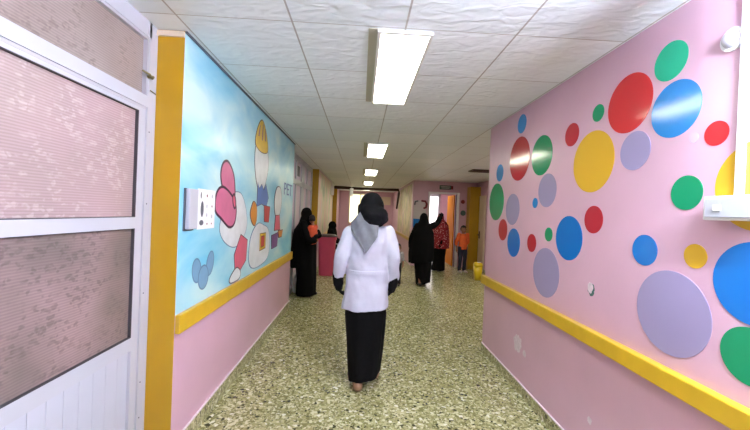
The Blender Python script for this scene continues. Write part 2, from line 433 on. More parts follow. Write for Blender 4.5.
box(bm, (xa, 1.195, .03), (xb, 1.928, .12))
# second leaf nearer the camera
box(bm, (xa, 1.05, .03), (xb, 1.117, 2.03)); box(bm, (xa, .18, .03), (xb, .24, 2.03))
for z0, z1 in ((2.0, 2.03), (1.366, 1.426), (.706, .776), (.03, .12)): box(bm, (xa, .24, z0), (xb, 1.05, z1))
link_mesh('leaf_frame', bm, M['alu'], d1)
def pane(ya, yb, za, zb, m, nm='glass_pane'):
    part(nm, (XP - .004, ya, za), (XP + .004, yb, zb), m, d1)
    bm = bmesh.new(); w = .0035; xx = XP + .0205
    for (p, q) in (((ya, za), (yb, za + w)), ((ya, zb - w), (yb, zb)), ((ya, za), (ya + w, zb)), ((yb - w, za), (yb, zb))):
        box(bm, (XP, p[0], p[1]), (xx, q[0], q[1]))
    link_mesh('gasket', bm, M['gasket'], d1)
pane(.18, 1.985, 2.094, 2.415, M['lace_top'], 'transom_pane')
for ya, yb in ((1.195, 1.928), (.24, 1.05)):
    pane(ya, yb, 1.426, 2.0, M['lace_mid']); pane(ya, yb, .776, 1.366, M['lace_low'])
    bm = bmesh.new(); k = 9
    for i in range(k):
        a = ya + (yb - ya) * i / k; b = ya + (yb - ya) * (i + 1) / k
        box(bm, (XP - .005, a + .0008, .12), (XP + .008, b - .0008, .706), 0, .0015)
    link_mesh('lower_panel', bm, M['pvc'], d1)
# grey inner rebates seen below the bars and beside the jamb
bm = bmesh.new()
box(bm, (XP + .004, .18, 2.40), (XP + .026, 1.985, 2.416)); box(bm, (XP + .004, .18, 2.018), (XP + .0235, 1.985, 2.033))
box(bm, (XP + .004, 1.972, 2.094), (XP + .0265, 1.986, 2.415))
link_mesh('rebate', bm, M['alu_grey'], d1)
bm = bmesh.new()
tube(bm, [(x1, 1.935, 2.215), (x1 + .02, 1.96, 2.205), (x1 + .012, 2.0, 2.196)], .006, 8)
tube(bm, [(x1 - .005, 1.985, 2.2), (x1 + .022, 1.985, 2.2)], .009, 10)
tube(bm, [(x1 + .004, 2.0, 2.13), (x1 + .004, 2.05, 2.125)], .003, 6)
link_mesh('latch', bm, M['brass'], d1, True)

# far partition in the next recess
d2 = bpy.data.objects.new('door_2', None); C.objects.link(d2); d2['kind'] = 'structure'
bm = bmesh.new()
for ya, yb in ((5.38, 5.46), (6.42, 6.5), (7.02, 7.14), (7.18, 7.30), (7.72, 7.82), (8.4, 8.5)): box(bm, (x0, ya, 0), (x1, yb, H))
for za, zb in ((2.40, H), (1.96, 2.06), (.0, .1)): box(bm, (x0, 5.38, za), (x1, 8.5, zb))
box(bm, (x0, 7.30, .72), (x1, 8.4, .8)); box(bm, (x0, 5.46, .72), (x1, 7.02, .8))
link_mesh('frame', bm, M['alu'], d2)
for ya, yb in ((5.46, 6.42), (6.5, 7.02), (7.30, 7.72), (7.82, 8.4)):
    part('glass_pane', (XP - .004, ya, .8), (XP + .004, yb, 1.96), M['lilac_glass'], d2)
    part('transom_pane', (XP - .004, ya, 2.06), (XP + .004, yb, 2.40), M['lilac_glass'], d2)
    part('lower_panel', (XP - .006, ya, .1), (XP + .006, yb, .72), M['pvc'], d2)
part('blank_panel', (XP - .03, 7.14, .1), (XP + .0, 7.18, 2.4), M['pvc'], d2)
part('transom_pane', (XP - .004, 7.02, 2.06), (XP + .004, 7.30, 2.40), M['lilac_glass'], d2)
tag(link_mesh('transom_notice', (lambda b: (box(b, (XP + .004, 6.56, 2.14), (XP + .012, 6.86, 2.33)), b)[1])(bmesh.new()), M['darkgrey']), 'small dark notice on the lilac transom glass past the mural', 'notice')

# ------------------------------------------------------------------ far windows and doors
w1 = bpy.data.objects.new('window_1', None); C.objects.link(w1); w1['kind'] = 'structure'
bm = bmesh.new(); yf = Y1 - .03
for a, b in (((-.60, 1.0), (-.55, 2.4)), ((.45, 1.0), (.5, 2.4)), ((-.6, 2.34), (.5, 2.4)), ((-.6, .96), (.5, 1.02)), ((-.07, 1.0), (-.03, 2.4))):
    box(bm, (a[0], yf, a[1]), (b[0], Y1, b[1]))
link_mesh('window_frame', bm, M['cream'], w1)
for a, b in ((-.55, -.07), (-.03, .45)): part('glass_pane', (a, Y1 - .016, 1.02), (b, Y1, 2.34), M['creamlit'], w1)

d3 = bpy.data.objects.new('door_3', None); C.objects.link(d3); d3['kind'] = 'structure'
bm = bmesh.new()
box(bm, (DX0 - .05, 10.17, 0), (DX0, 10.36, DT + .05)); box(bm, (DX1, 10.17, 0), (DX1 + .07, 10.36, DT + .05)); box(bm, (DX0, 10.17, DT), (DX1, 10.36, DT + .05))
link_mesh('door_frame', bm, M['white'], d3)
part('door_leaf', (DX1 - .045, 10.37, .01), (DX1 - .005, 11.14, DT - .01), M['orangedoor'], d3, .004)
bm = bmesh.new(); tube(bm, [(DX1 - .05, 11.05, 1.0), (DX1 - .09, 11.05, 1.0), (DX1 - .09, 10.93, 1.0)], .01, 8); link_mesh('door_handle', bm, M['chrome'], d3, True)
w2 = bpy.data.objects.new('window_2', None); C.objects.link(w2); w2['kind'] = 'structure'
bm = bmesh.new()
for a, b in (((1.75, .1), (1.82, 2.3)), ((2.86, .1), (2.93, 2.3)), ((1.75, 2.2), (2.93, 2.3)), ((1.75, .02), (2.93, .1)), ((2.3, .1), (2.36, 2.3))): box(bm, (a[0], 12.95, a[1]), (b[0], 13.0, b[1]))
link_mesh('window_frame', bm, M['greybox'], w2)
for a, b in ((1.82, 2.3), (2.36, 2.86)): part('glass_pane', (a, 12.97, .1), (b, 12.99, 2.2), M['daylit'], w2)
# pale door on the lobby's side wall
d4 = bpy.data.objects.new('door_4', None); C.objects.link(d4); d4['kind'] = 'structure'
part('door_leaf', (3.36, 9.42, .01), (3.40, 9.86, 2.1), M['cream'], d4, .004)
bm = bmesh.new(); tube(bm, [(3.36, 9.75, 1.0), (3.30, 9.75, 1.0), (3.30, 9.62, 1.0)], .014, 8); box(bm, (3.345, 9.72, .9), (3.362, 9.78, 1.1)); link_mesh('door_handle', bm, M['wood_brown'], d4)

# ------------------------------------------------------------------ ceiling lights
LY = [(1.92, ''), (5.02, ''), (8.06, ''), (11.2, ''), (14.3, '')]
LL = ['largest ceiling light panel, nearest overhead between mural and dotted wall',
      'second ceiling light panel, above the woman in the white coat', 'third ceiling light panel, above the pink bin',
      'fourth small ceiling light panel, just before the dark overhead pipe', 'farthest ceiling light panel, just beyond the dark overhead pipe']
def light(y, label, xc=.205, group='corridor ceiling lights', m='light'):
    t = thing('ceiling_light', label, 'light', (xc, y, H), 0, group)
    bm = bmesh.new(); L = 1.21; w = .135; f = .018
    for a, b in (((-w - f, -f), (-w, L + f)), ((w, -f), (w + f, L + f)), ((-w, -f), (w, 0)), ((-w, L), (w, L + f))):
        box(bm, (a[0], a[1], -.02), (b[0], b[1], 0))
    link_mesh('frame', bm, M['lightframe'], t)
    part('diffuser', (-w, 0, -.012), (w, L, -.002), M[m], t)
    part('filler_strip', (-w - f - .05, -f, -.004), (-w - f, L + f, 0), M['olive'], t)
    return t
for (y, _), lb in zip(LY, LL): light(y, lb)
M['lobby_fill'] = emit('added lobby light diffuser', (252, 250, 236), 12.0)
light(5.65, 'out of sight ceiling light panel added to brighten the side lobby', 2.78, 'added lobby ceiling lights', 'lobby_fill')  # added panel, hidden behind the dotted wall, to brighten the lobby
light(11.0, 'assumed out of sight ceiling light panel in the bright room behind the doorway', 2.3, 'added lobby ceiling lights')  # assumed panel, hidden above the doorway, added to brighten the room behind
# assumed, unseen tube batten hung from the ceiling beside the dotted wall, just overhead of the camera
t = thing('assumed_batten_light', 'assumed white fluorescent batten hanging out of sight from the ceiling beside the dotted wall', 'light', (1.19, .42, 2.24))  # assumed lamp, added for the glare on upper dotted wall and ceiling
part('housing', (-.022, -.56, .035), (.022, .56, .07), M['white'], t, .005)
bm = bmesh.new(); tube(bm, [(0, -.53, -.015), (0, .53, -.015)], .014, 12); link_mesh('tube', bm, emit('assumed fluorescent tube', (226, 236, 255), 390.0), t, True)
for s in (-1, 1):
    part('lamp_holder', (-.015, s * .56, -.035), (.015, s * .53, .036), M['white'], t)
    bm = bmesh.new(); tube(bm, [(0, s * .4, .07), (0, s * .4, .26)], .006, 8); link_mesh('hanger', bm, M['chrome'], t)

# ceiling vent
t = thing('ceiling_vent', 'dark brown slatted vent in the lobby ceiling past the dotted wall', 'vent', (2.62, 7.4, H))
part('frame', (-.32, -.16, -.025), (.32, .16, 0), M['wood_brown'], t)
bm = bmesh.new()
for i in range(6): box(bm, (-.29, -.13 + i * .048, -.032), (.29, -.11 + i * .048, -.025))
link_mesh('slats', bm, M['wood_brown'], t)

# ------------------------------------------------------------------ dots on the wall
def disc(name, y, z, r, m, label, x=XR, cat='wall dot', group='painted dots on the pink wall', sy=1.0, n=64):
    bm = bmesh.new(); prism(bm, [(r * sy * math.cos(2 * PI * k / n), r * math.sin(2 * PI * k / n)) for k in range(n)], -.0022, .001)
    o = link_mesh(name, bm, m); o.location = (x, y, z); return tag(o, label, cat, group)
dots = [
 (1.595, 2.269, .090, 'mint', 'bright green dot highest up, just above the large touching red and blue pair'),
 (1.845, 2.147, .158, 'red', 'largest red dot, high on the wall beside the big blue dot'),
 (1.561, 2.034, .130, 'blue2', 'big blue dot high on the wall beside the largest red dot'),
 (2.091, 2.166, .052, 'green', 'small green dot next to the largest red dot, above the big yellow dot'),
 (1.365, 1.878, .050, 'red', 'bright red dot nearest to the white conduit'),
 (2.353, 2.091, .079, 'darkred', 'dark red dot just over the upper edge of the big yellow dot'),
 (2.127, 1.873, .191, 'yellow', 'big yellow dot in the middle of the pink wall, fully visible'),
 (1.789, 1.882, .102, 'lav', 'lavender dot between the big yellow dot and the big high blue dot'),
 (1.460, 1.879, .022, 'lav2', 'tiny faint lavender dot between the big blue and the bright red dot'),
 (1.189, 1.657, .171, 'yellow', 'large yellow dot partly hidden behind the junction box and conduit'),
 (1.485, 1.644, .076, 'green', 'green dot standing alone level with the junction box'),
 (3.125, 2.361, .085, 'blue2', 'blue dot closest to the ceiling near the far end of the wall'),
 (3.151, 2.048, .200, 'darkred', 'big dark red dot paired with a green dot near the far end'),
 (2.752, 2.014, .160, 'green', 'green dot paired with the big dark red dot near the far end'),
 (3.591, 1.968, .089, 'blue2', 'small blue dot above the green dot at the far corner of the wall'),
 (3.654, 1.668, .195, 'green', 'green dot at the far corner of the wall'),
 (2.647, 1.727, .130, 'lav', 'lavender dot right below the green half of the red and green pair'),
 (3.252, 1.586, .147, 'lav', 'lavender dot right below the dark red half of the red and green pair'),
 (2.824, 1.635, .042, 'blue2', 'tiny blue dot at the lower edge of a lavender dot'),
 (2.093, 1.513, .085, 'darkred', 'dark red dot below the big yellow dot, beside the tall blue dot'),
 (2.343, 1.381, .152, 'blue', 'large blue dot below a dark red dot, midway along the wall'),
 (1.698, 1.368, .077, 'blue', 'medium blue dot just above the biggest lavender dot'),
 (1.431, 1.371, .052, 'yellow', 'small yellow dot just above the biggest lavender dot'),
 (1.20, 1.299, .152, 'blue', 'large blue dot directly below the junction box'),
 (1.207, 1.034, .105, 'green', 'dark green dot just above the yellow rail, under a large blue dot'),
 (1.538, 1.099, .191, 'lav', 'biggest lavender dot, just above the yellow rail'),
 (2.621, 1.097, .187, 'lav', 'lavender dot low on the wall beside the patch of chipped paint'),
 (2.597, 1.390, .053, 'green', 'tiny green dot just above the low lavender dot'),
 (2.854, 1.303, .075, 'darkred', 'small dark red dot next to the tiny green dot'),
 (3.199, 1.276, .132, 'blue', 'blue dot near the far end, between two small dark red dots'),
 (3.454, 1.383, .107, 'darkred', 'dark red dot beneath the green dot at the far corner'),
]
for y, z, r, c, lb in dots: disc('wall_dot', y, z, r, DOT[c], lb)
for y, z, r, sy, c, lb in [(9.05, 1.75, .16, 1, 'darkred', 'dark red dot on the lobby side wall beside the pale door')]:
    disc('wall_dot', y, z, r, DOT[c], lb, 3.398, sy=sy)
def disc_far(x, z, r, m, lb):
    o = disc('wall_dot', 0, 0, r, m, lb); o.location = (x, 10.2, z); o.rotation_euler = (0, 0, PI / 2)
disc_far(3.0, 1.60, .08, M['teal'], 'dark green dot on the far wall between bright doorway and yellow pillar')
disc_far(2.98, 1.93, .06, M['crimson'], 'dull red dot on the far wall beside the bright doorway')
# chipped and scuffed paint
def blot(y, z, r, seed, k=22, sx=1.0):
    rr = random.Random(seed)
    return [(y + r * sx * (.75 + .4 * rr.random()) * math.cos(2 * PI * i / k), z + r * (.75 + .4 * rr.random()) * math.sin(2 * PI * i / k)) for i in range(k)]
bm = bmesh.new(); prism(bm, blot(2.087, 1.087, .040, 3, sx=.8), XR - .0012, XR, 1); prism(bm, blot(2.092, 1.096, .033, 5, sx=.75), XR - .0024, XR, 0)
tag(link_mesh('chipped_paint_patch', bm, [M['scuff'], M['hole']]), 'small white chip in the paint of the dotted wall', 'paint chip')
bm = bmesh.new(); prism(bm, blot(3.03, .40, .075, 11, sx=1.1), XR - .001, XR); prism(bm, blot(2.9, .36, .03, 12), XR - .001, XR)
tag(link_mesh('scuff_mark', bm, M['scuff']), 'whitish scuff under the yellow rail towards the far end of the dotted wall', 'scuff')
bm = bmesh.new(); prism(bm, blot(2.05, .30, .022, 14), XR - .001, XR)
tag(link_mesh('scuff_mark', bm, M['scuff']), 'small pale scuff low on the dotted wall near the floor', 'scuff')

# ------------------------------------------------------------------ electrics on the dotted wall
t = thing('junction_box', 'white plastic junction box at the lower end of the vertical conduit', 'junction box', (XR, 1.255, 1.572))
part('body', (-.05, -.10, -.047), (0, .105, .047), M['white'], t, .005)
cov = part('cover', (-.056, -.085, -.036), (-.05, .09, .036), M['alu'], t, .002)
part('rocker_switch', (-.060, .028, -.012), (-.056, .058, .012), M['white'], cov, .002)
bm = bmesh.new(); box(bm, (XR - .022, 1.249, 1.617), (XR, 1.271, H), 0, .003)
tag(link_mesh('conduit', bm, M['white']), 'white vertical cable conduit running up the dotted wall to the ceiling', 'conduit')
t = thing('wall_detector', 'small white round detector high on the dotted wall near the conduit', 'detector', (XR, 1.312, 2.232))
bm = bmesh.new(); tube(bm, [(-.012, 0, 0), (0, 0, 0)], .045, 28, False); link_mesh('base', bm, M['white'], t)
bm = bmesh.new(); ellipsoid(bm, (-.014, 0, 0), (.024, .032, .032)); link_mesh('dome', bm, M['greybox'], t, True)

# ------------------------------------------------------------------ sky mural on the corridor wall
mural = thing('wall_mural', 'sky blue wall mural with balloons, butterfly and clouds above the yellow rail', 'mural', (XL, 2.06, 0))
part('sky', (0, .002, .862), (.001, 3.32, 2.488), M['sky'], mural)
OUT = mat('dark plum outline paint', (66, 34, 62), 0.35); OUT2 = mat('blue grey outline paint', (96, 130, 160), 0.35)
def blob(pts, sub=10):
    n = len(pts); out = []
    for i in range(n):
        p0, p1, p2, p3 = (Vector(pts[(i + k) % n]) for k in (-1, 0, 1, 2))
        for s in range(sub):
            u = s / sub
            out.append(tuple(0.5 * ((2 * p1) + (p2 - p0) * u + (2 * p0 - 5 * p1 + 4 * p2 - p3) * u * u + (3 * p1 - p0 - 3 * p2 + p3) * u ** 3)))
    return out
def grow(pts, d):
    n = len(pts); ar = sum(pts[i][0] * pts[(i + 1) % n][1] - pts[(i + 1) % n][0] * pts[i][1] for i in range(n)); s = 1 if ar > 0 else -1
    o = []
    for i in range(n):
        t = Vector(pts[(i + 1) % n]) - Vector(pts[i - 1]); t.normalize(); o.append((pts[i][0] + s * t.y * d, pts[i][1] - s * t.x * d))
    return o
lay = [0]
def paint(name, shapes, outline=.012, om=None):
    """shapes: list of (outline points in world (y, z), material); one flat painted figure"""
    bm = bmesh.new(); ms = [om or OUT]
    for pts, m in shapes:
        pts = [(a - 2.06, b) for a, b in pts]
        if m not in ms: ms.append(m)
        lay[0] += 1; e = .0012 + lay[0] * .00012
        if outline: prism(bm, grow(pts, outline), 0.0008, e, 0); lay[0] += 1; e += .00012
        prism(bm, pts, 0.0008, e, ms.index(m))
    return link_mesh(name, bm, ms, mural)
P_ = lambda n, c: mat(n, c, 0.3, var=0.06, scale=9)
pkp, whp, yep, blp, rdp, orp, pup = P_('mural pink', (204, 112, 148)), P_('mural white', (226, 232, 236)), P_('mural yellow', (220, 184, 40)), P_('mural blue', (70, 120, 196)), P_('mural red', (200, 60, 66)), P_('mural orange', (214, 140, 50)), P_('mural purple', (120, 80, 140))
gbp = P_('mural grey blue', (120, 164, 196)); crp = P_('mural rose', (216, 100, 124))
def oval(y, z, a, b, tilt=0, k=28):
    return [(y + a * math.cos(2 * PI * i / k) * math.cos(tilt) - b * math.sin(2 * PI * i / k) * math.sin(tilt), z + a * math.cos(2 * PI * i / k) * math.sin(tilt) + b * math.sin(2 * PI * i / k) * math.cos(tilt)) for i in range(k)]
paint('painted_flower', [(oval(2.31, 1.08, .055, .075, .3), gbp), (oval(2.51, 1.10, .05, .08, -.3), gbp), (oval(2.41, 1.02, .07, .075, 0), gbp)], .01, OUT2)
paint('painted_cloud', [(blob([(2.70, 1.45), (2.86, 1.60), (3.08, 1.62), (3.22, 1.50), (3.27, 1.34), (3.16, 1.22), (2.98, 1.17), (2.78, 1.22), (2.66, 1.32)]), whp)], .008, OUT2)
paint('painted_butterfly', [(blob([(2.92, 1.56), (2.74, 1.60), (2.65, 1.72), (2.68, 1.82), (2.78, 1.84), (2.90, 1.74)]), pkp),
                            (blob([(2.88, 1.58), (2.70, 1.64), (2.59, 1.60), (2.57, 1.48), (2.68, 1.42), (2.84, 1.35), (2.95, 1.38), (2.97, 1.50)]), pkp),
                            (oval(2.93, 1.55, .022, .05, .4), crp)], .02)
paint('painted_kite', [([(3.02, .90), (2.98, 1.10), (3.12, 1.26), (3.30, 1.20), (3.28, 1.02)], crp), (blob([(2.90, .92), (3.04, .98), (3.14, .93), (3.10, .88), (2.92, .88)]), whp)], .01)
paint('painted_balloon', [(blob([(3.47, 2.12), (3.44, 1.95), (3.52, 1.76), (3.66, 1.66), (3.82, 1.76), (3.92, 1.95), (3.88, 2.12), (3.68, 2.2)]), whp),
                          (blob([(3.44, 2.13), (3.50, 2.30), (3.64, 2.40), (3.80, 2.30), (3.88, 2.13), (3.66, 2.08)]), yep),
                          ([(3.56, 1.76), (3.62, 1.70), (3.70, 1.75), (3.78, 1.69), (3.86, 1.76), (3.98, 1.62), (3.90, 1.52), (3.72, 1.55), (3.56, 1.52)], blp),
                          ([(3.82, 1.53), (4.06, 1.52), (4.03, 1.35), (3.85, 1.36)], rdp)], .008)
paint('balloon_stripes', [([(3.52, 2.22), (3.55, 2.22), (3.58, 2.34), (3.56, 2.33)], pup), ([(3.64, 2.20), (3.67, 2.20), (3.68, 2.37), (3.66, 2.38)], pup), ([(3.76, 2.21), (3.79, 2.22), (3.76, 2.33), (3.75, 2.34)], pup)], 0)
paint('painted_leaf', [(blob([(3.40, 1.38), (3.36, 1.46), (3.44, 1.56), (3.54, 1.52), (3.56, 1.40), (3.50, 1.33)]), orp)], .008)
paint('painted_cloud', [(blob([(3.36, 1.02), (3.40, 1.22), (3.6, 1.34), (3.82, 1.32), (4.02, 1.26), (4.10, 1.08), (4.0, .94), (3.7, .9), (3.46, .92)]), whp)], .008, OUT2)
paint('painted_square', [([(3.70, 1.06), (3.70, 1.23), (3.92, 1.23), (3.92, 1.07)], yep), ([(3.75, 1.09), (3.75, 1.20), (3.86, 1.20), (3.86, 1.10)], rdp)], .01)
paint('painted_balloon', [(blob([(4.26, 1.62), (4.30, 1.46), (4.42, 1.38), (4.56, 1.46), (4.62, 1.62), (4.54, 1.76), (4.36, 1.76)]), whp),
                          ([(4.34, 1.42), (4.54, 1.42), (4.60, 1.24), (4.30, 1.24)], crp), ([(4.18, 1.18), (4.5, 1.2), (4.46, 1.04), (4.2, 1.03)], pup), ([(4.50, 1.22), (4.76, 1.22), (4.70, 1.14), (4.54, 1.14)], orp)], .01)
cu = bpy.data.curves.new('t', 'FONT'); cu.body = 'PET'; cu.size = .24; cu.extrude = .0006; cu.align_x = 'LEFT'; cu.resolution_u = 3
to = bpy.data.objects.new('t', cu); C.objects.link(to)
me = bpy.data.meshes.new_from_object(to.evaluated_get(bpy.context.evaluated_depsgraph_get())); bpy.data.objects.remove(to)
for v in me.vertices: v.co.x *= 1.45
o = link('painted_lettering', me, P_('mural letter blue', (52, 92, 168)), mural); o.rotation_euler = (PI / 2, 0, PI / 2); o.location = (.002, 2.68, 1.70)

# grey wall box and hand washing sheet on the mural
t = thing('wall_dispenser', 'pale grey box mounted on the mural beside the yellow wall end', 'dispenser', (XL, 2.165, 1.475))
part('back_plate', (.001, -.058, -.128), (.01, .06, .128), M['darkgrey'], t, .002)
part('cover', (.01, -.05, -.118), (.036, .058, .126), M['greybox'], t, .005)
bm = bmesh.new(); box(bm, (XL + .001, 2.285, 1.347), (XL + .003, 2.55, 1.612), 0)
for (y, z, a, b, mi) in [(2.33, 1.57, .008, .022, 1), (2.35, 1.48, .022, .052, 1), (2.345, 1.39, .03, .018, 1), (2.42, 1.57, .008, .010, 2), (2.42, 1.50, .008, .013, 3), (2.42, 1.44, .009, .013, 3), (2.43, 1.38, .007, .007, 2), (2.50, 1.57, .010, .014, 3), (2.50, 1.50, .006, .008, 2), (2.50, 1.43, .010, .014, 3), (2.50, 1.38, .006, .006, 2)]:
    prism(bm, oval(y, z, a, b), XL + .002, XL + .0036, mi)
tag(link_mesh('pictogram_sheet', bm, [M['paper'], M['darkgrey'], M['crimson'], M['greybox']]), 'white paper sheet of small pictograms beside the grey wall box', 'sheet')

# far wall mural panels, poster, signs
bm = bmesh.new(); box(bm, (1.497, 10.5, .82), (1.5, 14.2, 2.42)); tag(link_mesh('wall_mural', bm, M['mural2']), 'faded beige and pink mural along the far corridor wall past the lobby', 'mural')
bm = bmesh.new(); box(bm, (XL, 8.52, .87), (XL + .003, 11.98, 2.46)); tag(link_mesh('wall_mural', bm, M['mural3']), 'pale green mural behind the pink bin past the second yellow wall end', 'mural')
t = thing('wall_poster', 'pale poster with red rounded corners and blue block left of the bright doorway', 'poster', (1.72, 10.2, 1.5))
part('board', (-.19, -.012, -.28), (.19, 0, .42), M['palegrey'], t)
bm = bmesh.new()
tube(bm, [(-.16, -.014, .30), (-.15, -.014, .38), (-.08, -.014, .40)], .022, 8); link_mesh('corner_mark', bm, M['darkgrey'], t)
bm = bmesh.new(); tube(bm, [(.05, -.014, .41), (.15, -.014, .40), (.19, -.014, .32), (.17, -.014, .22), (.12, -.014, .2)], .03, 8); link_mesh('corner_mark', bm, M['crimson'], t)
part('blue_block', (-.19, -.016, -.50), (.02, -.001, -.12), DOT['blue'], t)
t = thing('door_sign', 'dark green sign plate above the bright doorway', 'sign', (2.44, 10.2, 2.33))
part('plate', (-.17, -.02, -.06), (.17, 0, .06), M['teal'], t); part('red_end', (.17, -.02, -.05), (.23, 0, .05), M['crimson'], t)
bm = bmesh.new(); box(bm, (-.14, -.022, .008), (.14, -.019, .03)); box(bm, (-.12, -.022, -.03), (.12, -.019, -.012)); link_mesh('lettering', bm, M['palegrey'], t)
bm = bmesh.new(); box(bm, (.95, Y1 - .02, 1.9), (1.38, Y1, 2.28)); tag(link_mesh('notice_board', bm, M['cream']), 'pale notice board on the far pink wall behind the headscarf', 'board')
for xx, yy, lb in ((-1.0, 11.8, 'small white hanging sign beside the third yellow wall end'), (-.36, 12.2, 'small white hanging sign in front of the dark overhead pipe')):
    t = thing('hanging_sign', lb, 'sign', (xx, yy, H), 0, 'white signs hanging from the ceiling')
    part('plate', (-.06, -.012, -.46), (.06, .012, -.17), M['white'], t); bm = bmesh.new(); tube(bm, [(0, 0, -.17), (0, 0, 0)], .008, 8); link_mesh('rod', bm, M['white'], t)
bm = bmesh.new(); tube(bm, [(-1.02, 13.4, 2.42), (.4, 13.4, 2.40), (1.40, 13.4, 2.42), (1.42, 13.4, 2.30), (1.36, 13.4, 1.72)], [.06, .05, .05, .045, .04], 12)
tag(link_mesh('overhead_pipe', bm, M['wood_brown'], None, True), 'dark brown pipe crossing under the ceiling and dropping at its end', 'pipe')

# ------------------------------------------------------------------ bins, bag, bench
t = thing('waste_bin', 'tall dark pink waste bin with dark lid against the wall past the woman with child', 'bin', (-.77, 8.28, 0))
def rrect(rx, ry, z, n=28, e=4):
    return [(rx * math.copysign(abs(math.cos(2 * PI * k / n)) ** (2 / e), math.cos(2 * PI * k / n)), ry * math.copysign(abs(math.sin(2 * PI * k / n)) ** (2 / e), math.sin(2 * PI * k / n)), z) for k in range(n)]
def stack(bm, rs, mi=0):
    rr = [[bm.verts.new(p) for p in r] for r in rs]; n = len(rr[0])
    for a, b in zip(rr, rr[1:]):
        for k in range(n): bm.faces.new((a[k], a[(k + 1) % n], b[(k + 1) % n], b[k])).material_index = mi
    bm.faces.new(rr[0][::-1]).material_index = mi; bm.faces.new(rr[-1]).material_index = mi
bm = bmesh.new(); stack(bm, [rrect(.165, .16, 0), rrect(.17, .165, .03), rrect(.205, .2, .86)]); link_mesh('body', bm, M['binpink'], t)
bm = bmesh.new(); stack(bm, [rrect(.218, .213, .83), rrect(.222, .217, .90)]); link_mesh('rim', bm, M['binpink'], t)
bm = bmesh.new(); stack(bm, [rrect(.222, .217, .90), rrect(.222, .217, .93), rrect(.17, .165, .955)]); link_mesh('lid', bm, M['binlid'], t)
t = thing('waste_bin', 'small yellow bin with domed lid on the floor beside the yellow pillar', 'bin', (2.84, 8.25, 0))
bm = bmesh.new(); stack(bm, [rrect(.08, .08, 0, e=3), rrect(.1, .1, .33, e=3)]); link_mesh('body', bm, M['binyellow'], t, True)
bm = bmesh.new(); stack(bm, [rrect(.106, .106, .33, e=3), rrect(.106, .106, .355, e=3), rrect(.09, .09, .40, e=3), rrect(.05, .05, .43, e=3)]); lid = link_mesh('lid', bm, M['binyellow'], t, True)
bm = bmesh.new(); ellipsoid(bm, (0, -.05, .425), (.045, .03, .015)); link_mesh('lid_flap', bm, M['white'], lid, True)
bm = bmesh.new(); loft(bm, [(0, 0, 0, .045, .05), (0, 0, .02, .06, .075), (0, 0, .15, .062, .09), (0, 0, .26, .05, .07), (0, 0, .33, .022, .022), (.01, 0, .40, .03, .02)], 24, lambda a, t: 1 + .1 * math.sin(7 * a + t * 4) * (1 - .4 * t))
me = remesh(bm, .01, 2, .012, (14, 14, 9)); o = link('plastic_bag', me, M['liner'], None, True); o.location = (-1.12, 6.38, 0)
tag(o, 'white plastic bag standing on the floor behind the woman holding a child', 'bag')
t = thing('waiting_bench', 'metal slatted waiting bench against the wall past the pink bin', 'bench', (-.78, 10.1, 0))
bm = bmesh.new()
for i in range(6): box(bm, (-.22 + i * .075, -.85, .42), (-.17 + i * .075, .85, .44))
link_mesh('seat', bm, M['chrome'], t)
bm = bmesh.new()
for i in range(5): box(bm, (-.26, -.85, .50 + i * .075), (-.24, .85, .545 + i * .075))
link_mesh('backrest', bm, M['chrome'], t)
for yy in (-.8, .8):
    bm = bmesh.new(); tube(bm, [(-.24, yy, 0), (-.24, yy, .85)], .02, 10); tube(bm, [(.2, yy, 0), (.2, yy, .64), (-.24, yy, .64)], .018, 10); tube(bm, [(-.24, yy, .41), (.2, yy, .41)], .016, 10)
    link_mesh('leg_frame', bm, M['chrome'], t, True)

# ------------------------------------------------------------------ people
def V(*a): return Vector(a)
def head(bm, c, h, yaw=0.0, tilt=0.0):
    R = Matrix.Rotation(yaw, 3, 'Z') @ Matrix.Rotation(tilt, 3, 'X')
    vs = bmesh.ops.create_uvsphere(bm, u_segments=36, v_segments=26, radius=1.0)['verts']
    for v in vs:
        x, y, z = v.co; f = max(0.0, y); lo = max(0.0, -z)
        X, Yc, Z = x * .335, y * .41, z * .5
        X *= 1 - .30 * lo ** 1.3; Yc *= (1 - .08 * lo) if y > 0 else (1 - .22 * lo)
        if y > 0: Yc *= .95
        g = lambda a, b, s, t: math.exp(-((x - a) / s) ** 2 - ((z - b) / t) ** 2) * (1 if y > 0 else 0)
        Yc += .085 * g(0, -.16, .12, .14) + .045 * g(0, .03, .10, .2) - .035 * g(.36, .06, .17, .12) - .035 * g(-.36, .06, .17, .12)
        Yc += .025 * g(0, -.46, .25, .07) + .035 * g(0, -.82, .3, .14) + .02 * g(0, .2, .5, .1)
        v.co = R @ (V(X, Yc, Z) * h) + Vector(c)
    for s in (-1, 1):
        ellipsoid(bm, R @ (V(s * .335, -.02, -.02) * h) + Vector(c), (.03 * h, .075 * h, .13 * h), R, 12, 8)
    return R
def face_parts(root, c, h, R):
    for s in (-1, 1):
        bm = bmesh.new(); ellipsoid(bm, R @ (V(s * .125, .335, .035) * h) + Vector(c), (.052 * h, .03 * h, .03 * h), R, 14, 10); link_mesh('eye', bm, M['eyewhite'], root, True)
    bm = bmesh.new(); ellipsoid(bm, R @ (V(0, .385, -.235) * h) + Vector(c), (.09 * h, .02 * h, .022 * h), R, 14, 8); link_mesh('mouth', bm, M['lip'], root, True)
